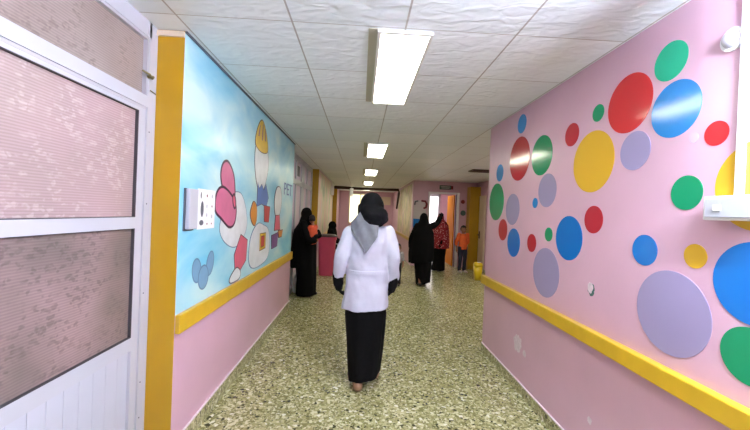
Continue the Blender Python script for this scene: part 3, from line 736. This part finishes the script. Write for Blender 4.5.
def hand(bm, w, d, nrm, side, s=1.0, curl=.5, grow=0.0):
    """palm, four unequal curled fingers and a thumb from the palm's side; w wrist, d direction, nrm palm normal, side = thumb side (+1/-1)"""
    d = Vector(d).normalized(); nrm = Vector(nrm); nrm = (nrm - d * nrm.dot(d)).normalized(); sd = d.cross(nrm) * side
    w = Vector(w); g = grow
    tube(bm, [w - d * .02 * s, w + d * .03 * s, w + d * .075 * s], [.026 * s + g, .03 * s + g, .03 * s + g], 12)
    for o in (-1, 1): tube(bm, [w + d * .02 * s + sd * .012 * s * o, w + d * .082 * s + sd * .026 * s * o], [.018 * s + g, .016 * s + g], 10)
    for i, (o, ln) in enumerate(((.034, .072), (.012, .082), (-.011, .076), (-.033, .058))):
        p = w + d * .085 * s + sd * o * s; dd = d.copy(); pts = [w + d * .05 * s + sd * o * .8 * s, p]
        for k, fr in enumerate((.45, .32, .23)):
            a = curl * (.45 + .35 * k); dd = (dd * math.cos(a) + nrm * math.sin(a)).normalized(); p = p + dd * ln * fr * s; pts.append(p)
        tube(bm, pts, [.0095 * s + g, .009 * s + g, .0085 * s + g, .008 * s + g, .007 * s + g], 10)
    p0 = w + d * .025 * s + sd * .018 * s; p1 = p0 + (sd * .75 + d * .6 + nrm * .25).normalized() * .04 * s
    p2 = p1 + (sd * .3 + d * .9 + nrm * .35).normalized() * .03 * s; p3 = p2 + (d * .9 + nrm * .45).normalized() * .024 * s
    tube(bm, [p0, p1, p2, p3], [.014 * s + g, .011 * s + g, .010 * s + g, .008 * s + g], 10)

def joints(Hh, hs=1.0, broad=1.0):
    S = Hh / 1.7; hh = .228 * S * hs; b = broad
    J = dict(S=S, h=hh, head=V(0, .015 * S, Hh - hh / 2), neck=V(0, -.01 * S, Hh - hh - .01 * S), chest=V(0, 0, 1.27 * S), waist=V(0, 0, 1.07 * S), pelvis=V(0, 0, .93 * S))
    sh = min(1.405 * S, Hh - hh - .05 * S)
    for k, s in (('L', -1), ('R', 1)):
        J['sh' + k] = V(s * .165 * S * b, 0, sh); J['el' + k] = V(s * .225 * S * b, -.02 * S, 1.12 * S); J['wr' + k] = V(s * .24 * S * b, .03 * S, .87 * S)
        J['hip' + k] = V(s * .09 * S, 0, .9 * S); J['kn' + k] = V(s * .095 * S, .015 * S, .49 * S); J['an' + k] = V(s * .095 * S, -.02 * S, .085 * S); J['to' + k] = V(s * .11 * S, .12 * S, .03 * S)
        J['hd' + k] = V(0, .1, -1); J['hn' + k] = V(-s, .3, 0)
    return J
def body(root, J, yaw=0.0, tilt=0.0, voxel=.008, name='body', curl=.5, face=True):
    S = J['S']; bm = bmesh.new()
    p, w, c, nk = J['pelvis'], J['waist'], J['chest'], J['neck']
    top = (J['shL'] + J['shR']) / 2
    loft(bm, [(p.x, p.y, p.z - .10 * S, .09 * S, .07 * S), (p.x, p.y, p.z - .04 * S, .155 * S, .105 * S), (p.x, p.y, p.z + .03 * S, .155 * S, .105 * S), (w.x, w.y, w.z, .128 * S, .092 * S), (c.x, c.y, c.z, .155 * S, .108 * S),
              (top.x, top.y, top.z - .03 * S, .155 * S, .09 * S), (top.x, top.y, top.z + .025 * S, .10 * S, .065 * S), (top.x, top.y, top.z + .05 * S, .05 * S, .045 * S)], 24)
    tube(bm, [top, nk, J['head'] + V(0, -.03 * S, -.1 * S)], [.058 * S, .052 * S, .055 * S], 14)
    for k, s in (('L', -1), ('R', 1)):
        sh, el, wr = J['sh' + k], J['el' + k], J['wr' + k]
        tube(bm, [sh, sh.lerp(el, .5), el, el.lerp(wr, .35), wr], [.056 * S, .048 * S, .040 * S, .040 * S, .027 * S], 14)
        hand(bm, wr, J['hd' + k], J['hn' + k], 1 if k == 'R' else -1, S * 1.0, curl)
        hp, kn, an, to = J['hip' + k], J['kn' + k], J['an' + k], J['to' + k]
        tube(bm, [hp, hp.lerp(kn, .45), kn, kn.lerp(an, .3), an], [.085 * S, .075 * S, .053 * S, .054 * S, .034 * S], 16)
        tube(bm, [an + V(0, -.03 * S, -.045 * S), an + (to - an) * .5 + V(0, 0, .0), to], [.036 * S, .036 * S, .026 * S], 12)
    R = head(bm, J['head'], J['h'], yaw, tilt)
    me = remesh(bm, voxel, 2); o = link(name, me, M['skin'], root, True)
    if face: face_parts(root, J['head'], J['h'], R)
    return R
def shoe(root, an, to, S, m, up=0.0):
    bm = bmesh.new(); d = (to - an); d.z = 0; d.normalize()
    heel = an - d * .045 * S; heel.z = max(an.z - .06 * S, .025 * S + up)
    tip = to + d * .035 * S; tip.z = max(to.z - .002, .024 * S)
    tube(bm, [heel, heel.lerp(tip, .35) + V(0, 0, .018 * S), heel.lerp(tip, .7) + V(0, 0, .006), tip], [.04 * S, .045 * S, .043 * S, .028 * S], 14)
    for v in bm.verts: v.co.z = max(v.co.z, .002)
    link_mesh('shoe', bm, m, root, True)
def cloth(name, root, bm, m, voxel=.011, fold=.008, smooth=3, fs=(11, 11, 2.2), seed=0.):
    return link(name, remesh(bm, voxel, smooth, fold, fs, seed), m, root, True)
def sleeve(bm, sh, el, wr, r, n=16, stop=1.0):
    e = el.lerp(wr, stop); tube(bm, [sh, sh.lerp(el, .5), el, el.lerp(e, .5), e], r, n)

# --- woman in the white coat, walking away
WX, WY = .082, 3.05
w = thing('person', 'woman in white coat and dark headscarf walking away down the corridor', 'person', (WX, WY, 0))
J = joints(1.63, 1.0)
J.update(head=V(.012, .045, 1.535), neck=V(0, .015, 1.40), shL=V(-.155, .0, 1.315), shR=V(.15, .0, 1.325), elL=V(-.235, -.03, 1.11), elR=V(.215, -.045, 1.12), wrL=V(-.262, .03, .915), wrR=V(.222, .02, .915),
         hdL=V(.12, .12, -1), hdR=V(-.1, .12, -1), hipL=V(-.085, 0, .86), hipR=V(.08, 0, .86), knL=V(-.075, .03, .46), knR=V(.075, .09, .47), anL=V(-.055, -.075, .10), anR=V(.10, .12, .11), toL=V(-.065, .06, .03), toR=V(.115, .26, .03))
body(w, J, 0, 0, .008, face=False)
bm = bmesh.new()                                            # ankle length skirt
def sk_fold(a, t): return 1 + (.015 + .05 * (1 - t)) * math.sin(9 * a + 1.0) * .6 + .02 * (1 - t) * math.sin(4 * a)
loft(bm, [(-.002, .02, .065, .134, .17, .18, -.10), (.0, .02, .10, .142, .172, .16, -.08), (-.002, .02, .25, .152, .168, .05), (-.006, .02, .42, .164, .16), (-.01, .01, .62, .180, .148), (-.01, 0, .69, .170, .135), (0, 0, .80, .15, .11), (0, 0, .9, .13, .10)], 48, sk_fold)
cloth('skirt', w, bm, M['black'], .010, .010, 2, (12, 12, 1.4))
bm = bmesh.new()                                            # coat with sleeves
loft(bm, [(-.015, 0, .672, .203, .165, .03), (-.015, 0, .72, .200, .160, .02), (-.012, 0, .85, .190, .148), (-.005, 0, 1.0, .178, .132), (0, 0, 1.15, .182, .13), (0, 0, 1.25, .192, .134), (0, 0, 1.325, .185, .12), (0, .0, 1.375, .15, .10), (0, .01, 1.42, .085, .07)], 40, lambda a, t: 1 + .014 * (1 - t) * math.sin(6 * a))
for k in 'LR':
    s = -1 if k == 'L' else 1
    wr = J['wr' + k] + V(0, 0, .025)
    sleeve(bm, J['sh' + k] + V(0, 0, -.005), J['el' + k], wr, [.077, .071, .064, .059, .053], 18)
coat = cloth('coat', w, bm, M['coat'], .009, .013, 2, (9, 9, 7), 3.3)
bm = bmesh.new(); n = 16                                    # half belt across the back
for i in range(n):
    a0 = PI * (1.16 + .66 * i / n); a1 = PI * (1.16 + .66 * (i + 1) / n); rx, ry = .188, .142
    q = [(-.004 + rx * math.cos(a), ry * math.sin(a)) for a in (a0, a1)]; q2 = [(-.004 + (rx - .02) * math.cos(a), (ry - .02) * math.sin(a)) for a in (a0, a1)]
    vs = [bm.verts.new((p[0], p[1], z)) for z in (.978, 1.008) for p in (q[0], q[1], q2[1], q2[0])]
    for f in ((0, 1, 5, 4), (2, 3, 7, 6), (0, 3, 2, 1), (4, 5, 6, 7), (1, 2, 6, 5), (3, 0, 4, 7)): bm.faces.new([vs[j] for j in f])
link_mesh('back_belt', bm, M['coat'], coat)
bm = bmesh.new()                                            # dark headscarf with its rolled fullness behind
hc = J['head']
ellipsoid(bm, hc + V(0, -.005, .025), (.105, .128, .122), None, 28, 20)
ellipsoid(bm, V(.035, -.035, 1.475), (.118, .115, .085), None, 28, 18)
ellipsoid(bm, V(.0, .0, 1.50), (.112, .125, .10), None, 24, 16)
loft(bm, [(.0, .02, 1.36, .10, .085), (.0, .02, 1.45, .095, .09)], 24)
tube(bm, [V(-.09, .02, 1.55), V(-.085, -.05, 1.46), V(-.02, -.10, 1.42), V(.08, -.10, 1.42), V(.13, -.02, 1.45)], [.025, .03, .034, .036, .03], 12)
cloth('headscarf', w, bm, M['hijab'], .009, .008, 3, (12, 12, 6))
bm = bmesh.new()                                            # grey scarf: collar and a pointed fall between the shoulders
tri = [(-.09, 1.505), (-.165, 1.41), (-.158, 1.345), (-.03, 1.160), (.062, 1.30), (.07, 1.395), (-.01, 1.405), (-.055, 1.44)]
def inside(px, pz):
    c = False; n = len(tri)
    for i in range(n):
        x1_, z1_ = tri[i]; x2_, z2_ = tri[i - 1]
        if (z1_ > pz) != (z2_ > pz) and px < (x2_ - x1_) * (pz - z1_) / (z2_ - z1_) + x1_: c = not c
    return c
def back_y(px, pz):
    tt = min(1, max(0, (pz - 1.16) / .34)); rx, ry = .195 - .03 * tt, .148 - .025 * tt
    return -ry * math.sqrt(max(0.05, 1 - (px / rx) ** 2)) - .014 + .004 * math.sin(px * 60 + pz * 30)
from mathutils.geometry import delaunay_2d_cdt
pts2 = [Vector(p) for p in blob(tri, 4)] if False else []
for i in range(len(tri)):
    a, b = Vector(tri[i]), Vector(tri[(i + 1) % len(tri)]); k = max(2, int((b - a).length / .012))
    pts2 += [a.lerp(b, s / k) for s in range(k)]
nb = len(pts2)
for i in range(40):
    for j in range(40):
        p = (-.17 + .24 * (i + .5 * (j % 2)) / 40, 1.15 + .36 * j / 40)
        if inside(*p): pts2.append(Vector(p))
vo, _, fo, *_ = delaunay_2d_cdt(pts2, [], [list(range(nb))], 1, 1e-6)
f_ = [bm.verts.new((p.x, back_y(p.x, p.y), p.y)) for p in vo]; b_ = [bm.verts.new((p.x, back_y(p.x, p.y) + .01, p.y)) for p in vo]
ec = {}
for t3 in fo:
    bm.faces.new([f_[i] for i in t3]); bm.faces.new([b_[i] for i in reversed(t3)])
    for i in range(3):
        e = (t3[i], t3[(i + 1) % 3]); ec[tuple(sorted(e))] = ec.get(tuple(sorted(e)), 0) + 1
for (i, j), c in ec.items():
    if c == 1: bm.faces.new((f_[i], f_[j], b_[j], b_[i]))
loft(bm, [(-.01, .01, 1.355, .145, .115), (-.005, .015, 1.40, .115, .10), (0, .02, 1.45, .10, .095)], 32, cap=False)
link_mesh('scarf', bm, M['greyscarf'], w, True)
for k in 'LR':
    bm = bmesh.new(); wr = J['wr' + k]; d = J['hd' + k].normalized()
    tube(bm, [wr - d * .04, wr + d * .045], [.046, .046], 14); hand(bm, wr + d * .005, d, J['hn' + k], 1 if k == 'R' else -1, 1.05, .8, .004)
    cloth('glove', w, bm, M['glove'], .005, 0, 2)
    shoe(w, J['an' + k], J['to' + k], 1.0, M['tan'], .0 if k == 'L' else .03)

# --- veiled women
def veil_woman(loc, rot, Hh, label, robe_rings, J=None, robe_m='black2', head_m='black2', face=False, fold=.012, group=None, arms=True, cape=None, yaw=0., voxel=.014, glove=True):
    r = thing('person', label, 'person', loc, rot, group)
    J = J or joints(Hh); S = J['S']
    R = body(r, J, yaw, 0, .010, face=face)
    bm = bmesh.new()
    loft(bm, robe_rings, 44, lambda a, t: 1 + .05 * (1 - t) * math.sin(8 * a + 2 * t))
    if arms:
        for k in 'LR': sleeve(bm, J['sh' + k], J['el' + k], J['wr' + k], [.075 * S, .075 * S, .07 * S, .068 * S, .062 * S], 16, .93)
    cloth('abaya', r, bm, M[robe_m], voxel, fold, 3, (8, 8, 1.6), loc[0] * 7)
    bm = bmesh.new(); h = J['h']; c = J['head']
    ry = Matrix.Rotation(yaw, 3, 'Z')
    ellipsoid(bm, c + ry @ V(0, -.02 * h, .06 * h), (.43 * h, .50 * h, .55 * h), ry, 28, 20)
    if cape: loft(bm, cape, 40, lambda a, t: 1 + .05 * (1 - t) * math.sin(7 * a))
    else: loft(bm, [(c.x, 0, c.z - 1.35 * h, .20 * S, .14 * S), (c.x, 0, c.z - .85 * h, .16 * S, .125 * S), (c.x, 0.0, c.z - .3 * h, .095 * S, .10 * S), (c.x, 0, c.z + .2 * h, .08 * S, .10 * S)], 32)
    me = remesh(bm, .010, 3, .006, (10, 10, 3))
    if face:                                                  # open the scarf around the face
        b2 = bmesh.new(); b2.from_mesh(me); fc = c + ry @ V(0, .44 * h, -.02 * h)
        dele = [v for v in b2.verts if ((ry.inverted() @ (v.co - fc)) * 1.0).y > -.16 * h and ((ry.inverted() @ (v.co - fc)).x / (.27 * h)) ** 2 + ((ry.inverted() @ (v.co - fc)).z / (.37 * h)) ** 2 < 1]
        bmesh.ops.delete(b2, geom=dele, context='VERTS'); b2.to_mesh(me); b2.free()
    link('headscarf', me, M[head_m], r, True)
    if glove:
        for k in 'LR':
            bm = bmesh.new(); d = J['hd' + k].normalized(); hand(bm, J['wr' + k], d, J['hn' + k], 1 if k == 'R' else -1, S, .6, .004); cloth('glove', r, bm, M['glove'], .006, 0, 2)
    for k in 'LR': shoe(r, J['an' + k], J['to' + k], S, M['shoe'])
    return r, J

# woman holding the child, side on, facing the corridor (local +y = world +x)
J = joints(1.53); S = J['S']
J.update(elL=V(-.23, .06, 1.02), wrL=V(-.13, .20, 1.06), hdL=V(.6, .25, .5), hnL=V(.3, -1, 0), elR=V(.23, .12, .98), wrR=V(.17, .21, .99), hdR=V(-.4, .2, .8), hnR=V(-1, -.4, 0), toL=V(-.1, .16, .03), anL=V(-.09, .0, .07), head=V(0, .0, 1.425))
veil_woman((-.955, 6.2, 0), -PI / 2 - .18, 1.53, 'woman in long black cloak holding a small child beside the end of the mural',
    [(0, .045, .02, .20, .17), (0, .045, .3, .20, .17), (0, .02, .6, .21, .18), (0, .0, .9, .21, .19), (0, .02, 1.15, .19, .16), (0, 0, 1.27, .14, .10), (0, 0, 1.33, .06, .06)], J,
    cape=[(0, -.08, .50, .21, .17), (0, -.07, .75, .23, .185), (0, -.05, .98, .24, .185), (0, -.04, 1.15, .22, .165), (0, -.01, 1.27, .15, .125), (0, 0, 1.38, .092, .105), (0, 0, 1.46, .08, .09)])
# the child on her arm
t = thing('person', 'small child in orange red top carried on the arm of the black cloaked woman', 'person', (-.82, 6.09, .87), PI / 2 - .5)
J = joints(.66, 1.55); S = J['S']
J.update(head=V(0, .03, .475), h=.15, neck=V(0, .0, .385), shL=V(-.072, 0, .345), shR=V(.072, 0, .345), chest=V(0, 0, .28), waist=V(0, 0, .20), pelvis=V(0, 0, .12), elL=V(-.10, .04, .26), wrL=V(-.06, .11, .25), elR=V(.10, .04, .26), wrR=V(.07, .11, .24), hdL=V(0, 1, 0), hdR=V(0, 1, 0), hnL=V(0, 0, -1), hnR=V(0, 0, -1),
         hipL=V(-.045, 0, .10), hipR=V(.045, 0, .10), knL=V(-.08, .10, .06), knR=V(.08, .10, .06), anL=V(-.07, .10, -.05), anR=V(.07, .10, -.05), toL=V(-.07, .145, -.075), toR=V(.07, .145, -.075))
J['S'] = .46
R = body(t, J, -.6, 0, .006)
bm = bmesh.new(); loft(bm, [(0, 0, .05, .07, .06), (0, 0, .12, .09, .075), (0, 0, .25, .092, .075), (0, 0, .34, .085, .06), (0, 0, .375, .04, .04)], 24)
for k in 'LR': sleeve(bm, J['sh' + k], J['el' + k], J['wr' + k], [.042, .04, .036, .033, .03], 12, .85)
cloth('top', t, bm, M['orangered'], .008, .006, 2, (20, 20, 12))
bm = bmesh.new()
for k in 'LR': tube(bm, [J['hip' + k], J['kn' + k], J['an' + k].lerp(J['kn' + k], .3)], [.055, .046, .036], 12)
cloth('trousers', t, bm, M['orangered'], .008, .004, 2)
def hair(root, c, h, R, curly=.02, name='hair'):
    bm = bmesh.new(); vs = bmesh.ops.create_uvsphere(bm, u_segments=32, v_segments=24, radius=1.0)['verts']
    for v in vs:
        p = V(v.co.x * .385, v.co.y * .47 - .035, v.co.z * .53 + .03)
        v.co = p * h
    for v in bm.verts: v.co += v.co.normalized() * h * curly * 2 * noise.noise(v.co / h * 9)
    geo = [v for v in bm.verts if (v.co.y > .02 * h and v.co.z < .27 * h) or v.co.z < -.22 * h]
    bmesh.ops.delete(bm, geom=geo, context='VERTS')
    for v in bm.verts: v.co = R @ v.co + Vector(c)
    o = link_mesh(name, bm, M['hair'], root, True); md = o.modifiers.new('s', 'SOLIDIFY'); md.thickness = .05 * h; md.offset = -1
hair(t, J['head'], J['h'], R)

# woman in a black cloak seen from behind, reaching out with one arm
J = joints(1.52); S = J['S']
J.update(elR=V(.30, .06, 1.31), wrR=V(.42, .14, 1.46), hdR=V(.4, .3, .6), hnR=V(0, 1, 0), anL=V(-.07, -.12, .10), toL=V(-.08, .02, .03), anR=V(.085, .12, .08), toR=V(.09, .26, .03), knL=V(-.08, .02, .43), knR=V(.08, .12, .44), elL=V(-.25, 0, 1.0), wrL=V(-.25, .06, .8))
veil_woman((1.345, 7.42, 0), 0.12, 1.52, 'woman in long black cloak seen from behind reaching an arm out sideways', 
    [(.03, .0, .05, .15, .19, .25), (.03, .0, .12, .155, .19, .2), (.02, 0, .40, .19, .18), (.0, 0, .62, .21, .17), (-.01, 0, .9, .215, .16), (0, 0, 1.12, .205, .14), (0, 0, 1.25, .165, .11), (0, 0, 1.32, .06, .06)], J,
    cape=[(-.03, -.02, .50, .27, .17, .1), (-.03, -.02, .7, .275, .18), (-.02, -.02, .95, .26, .18), (-.01, -.01, 1.13, .235, .155), (0, 0, 1.25, .165, .125), (0, 0, 1.37, .10, .105), (0, 0, 1.45, .08, .09)])

# woman in a dark red patterned headscarf
J = joints(1.53); S = J['S']
J.update(elL=V(-.17, .02, 1.0), elR=V(.17, .02, 1.0), wrR=V(.15, .06, .76), wrL=V(-.15, .12, .76))
veil_woman((2.165, 9.42, 0), PI / 2 + .6, 1.53, 'woman in dark red patterned headscarf and black skirt before the bright doorway',
    [(0, .02, .03, .18, .17), (0, .01, .3, .17, .16), (0, 0, .6, .185, .165), (0, .0, .9, .18, .15), (0, 0, 1.15, .175, .13), (0, 0, 1.25, .13, .10), (0, 0, 1.3, .06, .06)], J, head_m='redscarf', face=True,
    cape=[(0, .0, .62, .25, .21), (0, .0, .80, .265, .215), (0, .0, .98, .26, .20), (0, -.01, 1.13, .25, .18), (0, -.01, 1.25, .235, .15), (0, -.005, 1.33, .17, .12), (0, 0, 1.40, .08, .09)])

# seated woman past the bin (local +y = world +x)
J = joints(1.55); S = J['S']
d = -.42
for k in J:
    if isinstance(J[k], Vector) and k[:2] not in ('hd', 'hn', 'kn', 'an', 'to'): J[k] = J[k] + V(0, 0, d * .86)
for k, s in (('L', -1), ('R', 1)):
    J['hip' + k] = V(s * .09, .0, .53); J['kn' + k] = V(s * .11, .42, .50); J['an' + k] = V(s * .11, .44, .085); J['to' + k] = V(s * .12, .56, .03)
    J['el' + k] = V(s * .25, .06, .72); J['wr' + k] = V(s * .12, .27, .62); J['hd' + k] = V(-s * .4, .7, -.2); J['hn' + k] = V(0, 0, -1)
J['pelvis'] = V(0, 0, .56)
rs = thing('person', 'seated person all in black on the metal bench past the pink bin', 'person', (-.80, 9.95, 0), -PI / 2)
body(rs, J, 0, 0, .010, face=False)
bm = bmesh.new()
loft(bm, [(0, 0, .455, .19, .17), (0, .02, .56, .2, .17), (0, 0, .75, .19, .14), (0, 0, .92, .175, .12), (0, 0, 1.0, .12, .09), (0, 0, 1.05, .06, .06)], 32)
for k in 'LR':
    tube(bm, [J['hip' + k] + V(0, 0, .01), J['kn' + k]], [.10, .09], 14); tube(bm, [J['kn' + k], J['an' + k] + V(0, 0, .03)], [.09, .10], 14)
    sleeve(bm, J['sh' + k], J['el' + k], J['wr' + k], [.075, .072, .066, .06, .056], 14, .95)
loft(bm, [(0, .44, .05, .19, .11), (0, .43, .3, .18, .10), (0, .40, .5, .17, .10)], 28)
cloth('abaya', rs, bm, M['black2'], .014, .008, 3)
bm = bmesh.new(); c = J['head']; h = J['h']; ellipsoid(bm, c + V(0, -.01, .012), (.1, .115, .125)); loft(bm, [(0, 0, .80, .20, .15), (0, 0, .95, .17, .13), (0, 0, 1.04, .10, .10), (0, 0, 1.12, .09, .10)], 28)
cloth('headscarf', rs, bm, M['black2'], .010, .005)
for k in 'LR': shoe(rs, J['an' + k], J['to' + k], S, M['shoe'])

# --- children
def child(loc, rot, Hh, label, sm, tm, shm, hs, J_up=None, yaw=0.):
    r = thing('person', label, 'person', loc, rot)
    J = joints(Hh, hs); S = J['S']
    if J_up: J.update(J_up(S))
    R = body(r, J, yaw, 0, .006)
    bm = bmesh.new(); t_ = J['shL'].z
    loft(bm, [(0, 0, .84 * S, .165 * S, .125 * S), (0, 0, .95 * S, .168 * S, .125 * S), (0, 0, 1.1 * S, .155 * S, .115 * S), (0, 0, t_ - .1 * S, .172 * S, .125 * S), (0, 0, t_ - .01 * S, .165 * S, .105 * S), (0, 0, t_ + .04 * S, .09 * S, .075 * S)], 32)
    for k in 'LR': sleeve(bm, J['sh' + k], J['el' + k], J['wr' + k], [.078 * S, .072 * S, .066 * S, .06 * S, .056 * S], 14, .35)
    cloth('shirt', r, bm, M[sm], .009, .006, 2, (14, 14, 6))
    bm = bmesh.new()
    loft(bm, [(0, 0, .80 * S, .15 * S, .115 * S), (0, 0, .95 * S, .155 * S, .115 * S)], 24)
    for k in 'LR': tube(bm, [J['hip' + k], J['hip' + k].lerp(J['kn' + k], .5), J['kn' + k], J['an' + k] + V(0, 0, .0)], [.098 * S, .088 * S, .07 * S, .062 * S], 16)
    cloth('trousers', r, bm, M[tm], .008, .005, 2, (14, 14, 8))
    for k in 'LR': shoe(r, J['an' + k], J['to' + k], S, M[shm])
    hair(r, J['head'], J['h'], R, .035)
    return r
child((2.765, 9.3, 0), PI + .25, 1.25, 'boy in orange shirt and dark jeans standing by the yellow pillar', 'orange', 'jeans', 'shoe_white', 1.22,
      lambda S: dict(elL=V(-.25, -.08, 1.10) * S, wrL=V(-.15, -.17, .92) * S, hdL=V(.5, -.1, -.8), hnL=V(0, -1, 0), elR=V(.26, -.03, 1.10) * S, wrR=V(.27, .02, .86) * S))
child((.80, 7.3, 0), PI - .3, .88, 'toddler in grey shirt standing just past the woman in the white coat', 'greyshirt', 'blacktrouser', 'shoe', 1.5)

# ------------------------------------------------------------------ world, camera, view
wd = bpy.data.worlds.new('World'); bpy.context.scene.world = wd; wd.use_nodes = True
wd.node_tree.nodes['Background'].inputs[0].default_value = (.8, .85, 1, 1); wd.node_tree.nodes['Background'].inputs[1].default_value = 0.3
cam = bpy.data.cameras.new('camera'); co = bpy.data.objects.new('camera', cam); C.objects.link(co)
yaw, pitch, roll, fpx = 0.0399, -0.00582, 0.0401, 350.0
fw = V(math.sin(yaw) * math.cos(pitch), math.cos(yaw) * math.cos(pitch), math.sin(pitch)); r0 = V(math.cos(yaw), -math.sin(yaw), 0); u0 = r0.cross(fw)
rr_ = r0 * math.cos(roll) + u0 * math.sin(roll); uu_ = -r0 * math.sin(roll) + u0 * math.cos(roll)
m4 = Matrix((rr_, uu_, -fw)).transposed().to_4x4(); m4.translation = V(0, 0, 1.5); co.matrix_world = m4
cam.sensor_fit = 'HORIZONTAL'; cam.sensor_width = 36; cam.lens = fpx / 750 * 36; cam.clip_start = .05
sc = bpy.context.scene; sc.camera = co
sc.view_settings.view_transform = 'Standard'; sc.view_settings.look = 'None'; sc.view_settings.gamma = 1; sc.view_settings.use_curve_mapping = False
sc.view_settings.exposure = 1.35
sc.cycles.max_bounces = 8; sc.cycles.diffuse_bounces = 5; sc.cycles.use_denoising = True
